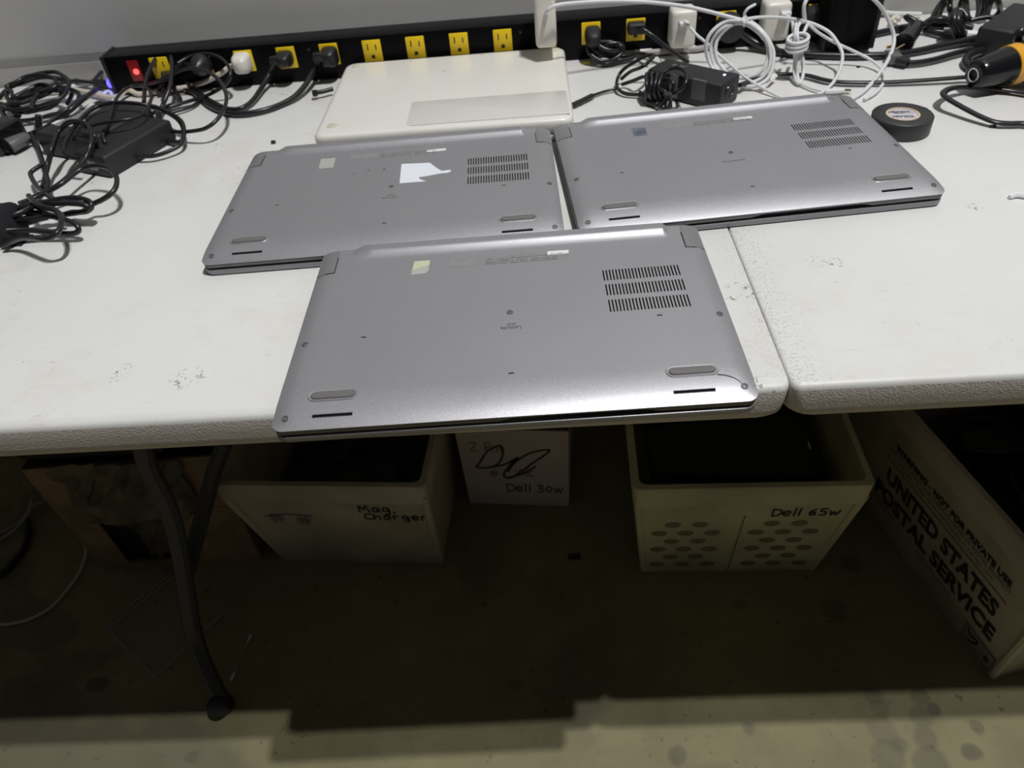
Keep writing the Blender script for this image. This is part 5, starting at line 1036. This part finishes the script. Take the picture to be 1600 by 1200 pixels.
# laptops lying in the right tote
def old_laptop(label, pts, marks):
    t = thing('laptop', label, 'laptop', (pts[0][0], pts[0][1], pts[0][2]-.02), 0, 'dark laptops in the right tote')
    P = [Vector(p) for p in pts]; mx = axes((P[0]+P[1]+P[2]+P[3])/4, P[1]-P[0], P[3]-P[0]); lx, ly = (P[1]-P[0]).length/2, (P[3]-P[0]).length/2
    MB().rbox((-lx, -ly, -.022), (lx, ly, 0), .004, 2, mx=mx).build('body', M['battery_black'], t, local=False)
    MB().rbox((-lx*.96, -ly*.98, -.0235), (lx*.96, -ly*.94, .0006), .001, mx=mx).build('edge_trim', M['black_gloss'], t, local=False)
    for (x, y, w_, h_) in marks: MB().box((x*lx, y*ly, -.0005), (x*lx+w_, y*ly+h_, .0005), mx=mx).build('sticker', M['tag_paper'], t, smooth=False, local=False)
old_laptop('dark laptop lying flat inside the tote with brown ovals, small pale square stickers', [(.150, .775, .225), (.425, .765, .215), (.425, .975, .215), (.150, .985, .225)], [(-.15, .25, .012, .011), (-.22, .72, .020, .004), (.86, -.5, .003, .016), (.8, .4, .003, .02)])
old_laptop('second dark laptop deeper in the tote with brown ovals, propped behind the first', [(.150, .90, .250), (.410, .93, .250), (.395, 1.10, .262), (.135, 1.07, .262)], [(.05, -.4, .012, .010)])
# postal tub
W0, D0, W1, D1, H = .290, .430, .345, .480, .292
TUB = (.800, .765, 0); TA = -.0
t = tote('mail_tub', 'off-white postal tub with large black lettering at the right edge, under the right table', (.727, .776, 0), .215, W0, D0, W1, D1, H, M['tote'])
ml = front_frame(W0, D0, W1, D1, H, 'left')
def lt(s, x0, x1, y, h, m=M['ink'], bold=0, name='lettering'):
    return text(name, s, h*1.35, m, t, ml @ Matrix.Translation(((x0+x1)/2, y, .0004)), bold=bold, extrude=.0001, fitw=x1-x0, fith=h)
lt('WARNING - NOT FOR PRIVATE USE', -.088, .178, .197, .0135, bold=.0006)
lt('MAXIMUM PENALTY FOR THEFT OR MISUSE OF POSTAL PROPERTY', -.100, .182, .184, .0085, M['fine_ink'], name='fine_print')
lt('$1,000 FINE AND THREE YEARS IMPRISONMENT (18 USC 1707)', -.100, .150, .172, .0080, M['fine_ink'], name='fine_print')
lt('UNITED STATES', -.092, .176, .115, .036, bold=.0016); lt('POSTAL SERVICE', -.113, .188, .066, .035, bold=.0016)
lt('FOR MAIL ONLY', .012, .100, .046, .0085, M['purple_ink'])
for y_ in (.163,): MB().box((-.110, y_-.0006, -.0004), (.182, y_+.0006, .0004), mx=ml).build('ruled_line', M['fine_ink'], t, smooth=False)
E0 = MB(); x0, y0, x1, y1 = .142, .006, .209, .046
for a in ((x0, y0, x1, y0+.003), (x0, y1-.003, x1, y1), (x0, y0, x0+.003, y1), (x1-.003, y0, x1, y1)): E0.box((a[0], a[1], -.0004), (a[2], a[3], .0006), mx=ml)
E0.build('emblem_frame', M['fine_ink'], t, smooth=False)
MB().box((x0, y0, -.0006), (x1, y1, .0002), mx=ml).build('emblem_panel', mat('grey_emblem_ground', (.28, .27, .24), .6), t, smooth=False)
strokes('emblem_figure', [[(x0+.008, y0+.032), (x0+.016, y0+.024), (x0+.030, y0+.029), (x0+.026, y0+.016), (x0+.016, y0+.010)]], .004, M['ink'], t, ml)
MB().lathe([(.006, 0), (.005, .001), (0, .001)], 14, mx=ml @ Matrix.Translation((x1-.014, y0+.018, 0))).build('emblem_disc', M['ink'], t)
strokes('marker_smudge', [[(-.11, .055), (-.08, .058), (-.05, .052)], [(-.10, .047), (-.06, .044)]], .003, M['purple_ink'], t, ml)
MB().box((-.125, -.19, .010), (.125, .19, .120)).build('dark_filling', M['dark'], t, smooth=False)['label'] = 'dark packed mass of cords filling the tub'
def tub_pile():
    rnd = random.Random(11)
    NL = ['in front of the others', 'in the middle of the heap', 'far back against the side wall', 'nearest the lettered side', 'highest at the back of the heap']
    for k, (x, y, z) in enumerate(((.74, .70, .165), (.80, .78, .17), (.72, .85, .17), (.77, .64, .175), (.80, .90, .19))):
        t = thing('power_adapter', 'black charger in the postal tub, ' + NL[k], 'power adapter', (x, y, z), rnd.uniform(0, PI), 'black chargers in the postal tub')
        MB().rbox((-.055, -.027, -.015), (.055, .027, .016), .005, 2).build('housing', M['black_matte'], t)
        MB().tube([(.053, 0, 0), (.075, .02, .01), (.06, .05, .03), (0, .05, .036), (-.03, .02, .030), (.0, -.03, .026), (.05, -.03, .022)], .0036, 6).build('cord', M['cable'], t)
tub_pile()
# bulky brown box at the far left
t = thing('cardboard_box', 'worn brown cardboard box with a torn front, behind the bent table leg', 'box', (-.712, .975, 0), .03)
b = MB(); w2, d2, h2 = .158, .175, .285
q = [(-w2, -d2), (w2, -d2), (w2, d2), (-w2, d2)]
for k in range(4):
    a, c_ = q[k], q[(k+1) % 4]; nx_, ny_ = (c_[1]-a[1]), -(c_[0]-a[0]); l_ = math.hypot(nx_, ny_)
    wall_panel(b, ((a[0]*.94, a[1], 0), (c_[0]*.94, c_[1], 0), (*c_, h2), (*a, h2)), [(.18, .60, .06, .48)] if k == 0 else [], .004, (nx_/l_, ny_/l_, 0))
b.box((-w2*.93, -d2*.95, .001), (w2*.93, d2*.95, .005)); b.build('box_body', M['cardboard'], t, smooth=False)
rnd = random.Random(5)
def crumple(x0, x1, z0, z1, y, amp, nx_, nz_, name, m, lab=None):
    g = MB(); vs = []
    for i in range(nx_+1):
        for j in range(nz_+1): vs.append((x0+(x1-x0)*i/nx_+rnd.uniform(-1, 1)*amp*.4, y-rnd.uniform(0, amp), z0+(z1-z0)*j/nz_+rnd.uniform(-1, 1)*amp*.4))
    g.add(vs, [(i*(nz_+1)+j, (i+1)*(nz_+1)+j, (i+1)*(nz_+1)+j+1, i*(nz_+1)+j+1) for i in range(nx_) for j in range(nz_)])
    o = g.build(name, m, t, smooth=False)
    if lab: o['label'] = lab
crumple(-.105, .10, .15, .292, -d2-.002, .016, 12, 7, 'crumpled_wrap', M['crumple'], 'crumpled tan wrapping')
crumple(-.05, .02, .03, .14, -d2+.008, .012, 6, 6, 'crumpled_lining', M['crumple'])
MB().box((.085, -d2-.0012, .02), (.150, -d2+.001, .16)).build('side_patch', M['cardboard'], t, smooth=False)
MB().box((.088, -d2-.0020, .165), (.118, -d2-.001, .190)).build('orange_print', M['orange_label'], t, smooth=False)
strokes('handwriting', letters('R3 #', .055, .215, .045) + letters('38', .10, .045, .040), .0035, M['ink'], t, axes((0, -d2-.0030, 0), (1, 0, 0), (0, 0, 1))) if False else None
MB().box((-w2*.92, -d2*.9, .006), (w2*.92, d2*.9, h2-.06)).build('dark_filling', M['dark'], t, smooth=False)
b = MB(); b.rbox((-.86, .80, .30), (-.62, 1.05, .335), .006)
props(b.build('laptop_case', M['black']), 'dark flat case resting on the brown cardboard box', 'case')
# cords and litter on the floor
cable_thing('power_cable', 'white cord curving over the floor at the left edge', 'power cord', [(-1.0388, 0.6941, 0.004), (-0.9997, 0.6875, 0.004), (-0.9716, 0.6901, 0.004), (-0.9441, 0.699, 0.004), (-0.9191, 0.7208, 0.004), (-0.9064, 0.7556, 0.004), (-0.9002, 0.7852, 0.004), (-0.8996, 0.819, 0.008), (-0.8997, 0.8351, 0.02), (-0.9092, 0.8504, 0.03)], .0028, M['cream_cable'])
cable_thing('power_cable', 'grey cord crossing the floor beside the brown cardboard box', 'power cord', [(-1.1396, 0.8814, 0.008), (-1.1041, 0.8887, 0.008), (-1.0807, 0.9015, 0.01), (-1.0685, 0.9213, 0.012), (-1.0636, 0.9403, 0.014), (-1.0478, 0.9541, 0.016), (-1.0331, 0.9663, 0.014)], .0030, M['grey_cable'])
cable_thing('power_cable', 'grey cord arcing behind the white floor cord', 'power cord', [(-1.1179, 0.8636, 0.006), (-1.095, 0.8715, 0.008), (-1.073, 0.8857, 0.014), (-1.0555, 0.9004, 0.024), (-1.039, 0.9107, 0.04), (-1.0294, 0.9259, 0.06)], .0030, M['grey_cable'])
cable_thing('power_cable', 'heavy black cord lying in a curve on the floor at the left edge', 'power cord', [(-1.0866, 0.783, 0.006), (-1.0535, 0.7911, 0.006), (-1.0413, 0.8159, 0.006), (-1.036, 0.8505, 0.006), (-1.0482, 0.8903, 0.006), (-1.0679, 0.9211, 0.008)], .0060, M['cable'])
t = thing('plastic_bag', 'clear plastic bag with zip strip lying on the floor behind the bent table leg', 'bag', [(-0.6929, 0.6725, 0)][0])
c4 = [(-0.8018, 0.6751, 0.003), (-0.7179, 0.776, 0.005), (-0.591, 0.6973, 0.003), (-0.6751, 0.5788, 0.002)]
b = MB(); n = 8; vs = []
for i in range(n+1):
    for j in range(n+1):
        u, v = i/n, j/n; P = [Vector(p) for p in c4]
        p = P[0]*(1-u)*(1-v)+P[1]*u*(1-v)+P[2]*u*v+P[3]*(1-u)*v; p.z += rnd.uniform(0, .004); vs.append(p)
b.add(vs, [(i*(n+1)+j, (i+1)*(n+1)+j, (i+1)*(n+1)+j+1, i*(n+1)+j+1) for i in range(n) for j in range(n)])
b.build('film', M['bag'], t, local=False)
for e in ((c4[0], c4[1]), (c4[3], c4[0]), (c4[3], c4[2])):
    MB().tube([tuple(Vector(e[0])+Vector((0, 0, .004))), tuple((Vector(e[0])+Vector(e[1]))/2+Vector((0, 0, .006))), tuple(Vector(e[1])+Vector((0, 0, .004)))], .0022, 6, flat=.6).build('folded_edge', M['bag_edge'], t, local=False)
MB().tube([tuple(Vector(c4[0])*.93+Vector(c4[3])*.07+Vector((0, 0, .006))), tuple((Vector(c4[0])+Vector(c4[1]))/2*.93+Vector(c4[3])*.07+Vector((0, 0, .006))), tuple(Vector(c4[1])*.93+Vector(c4[2])*.07+Vector((0, 0, .006)))], .0018, 6).build('zip_strip', M['bag_edge'], t, local=False)
t = thing('cotton_swab', 'white cotton swab leaning on the floor beside the foot of the bent table leg', 'cotton swab', [(-0.5488, 0.5659, 0.002)][0])
sw_ = [(-0.548, 0.5718, 0.003), (-0.536, 0.6502, 0.003)]
MB().tube(sw_, .0011, 8).build('stick', M['tote'], t, local=False)
for p_, q_ in ((sw_[0], sw_[1]), (sw_[1], sw_[0])):
    d = (Vector(q_)-Vector(p_)).normalized(); MB().lathe([(0, -.003), (.0022, 0), (.0026, .006), (.0012, .013)], 12, mx=orient(p_, d)).build('cotton_tip', M['paper'], t, local=False)
p = [(0.0209, 0.7802, 0.002)][0]; debris('floor_crumb', 'small dark crumb on the floor between the totes', 'debris', MB().rbox((p[0]-.012, p[1]-.005, 0), (p[0]+.010, p[1]+.006, .006), .002), M['black'])
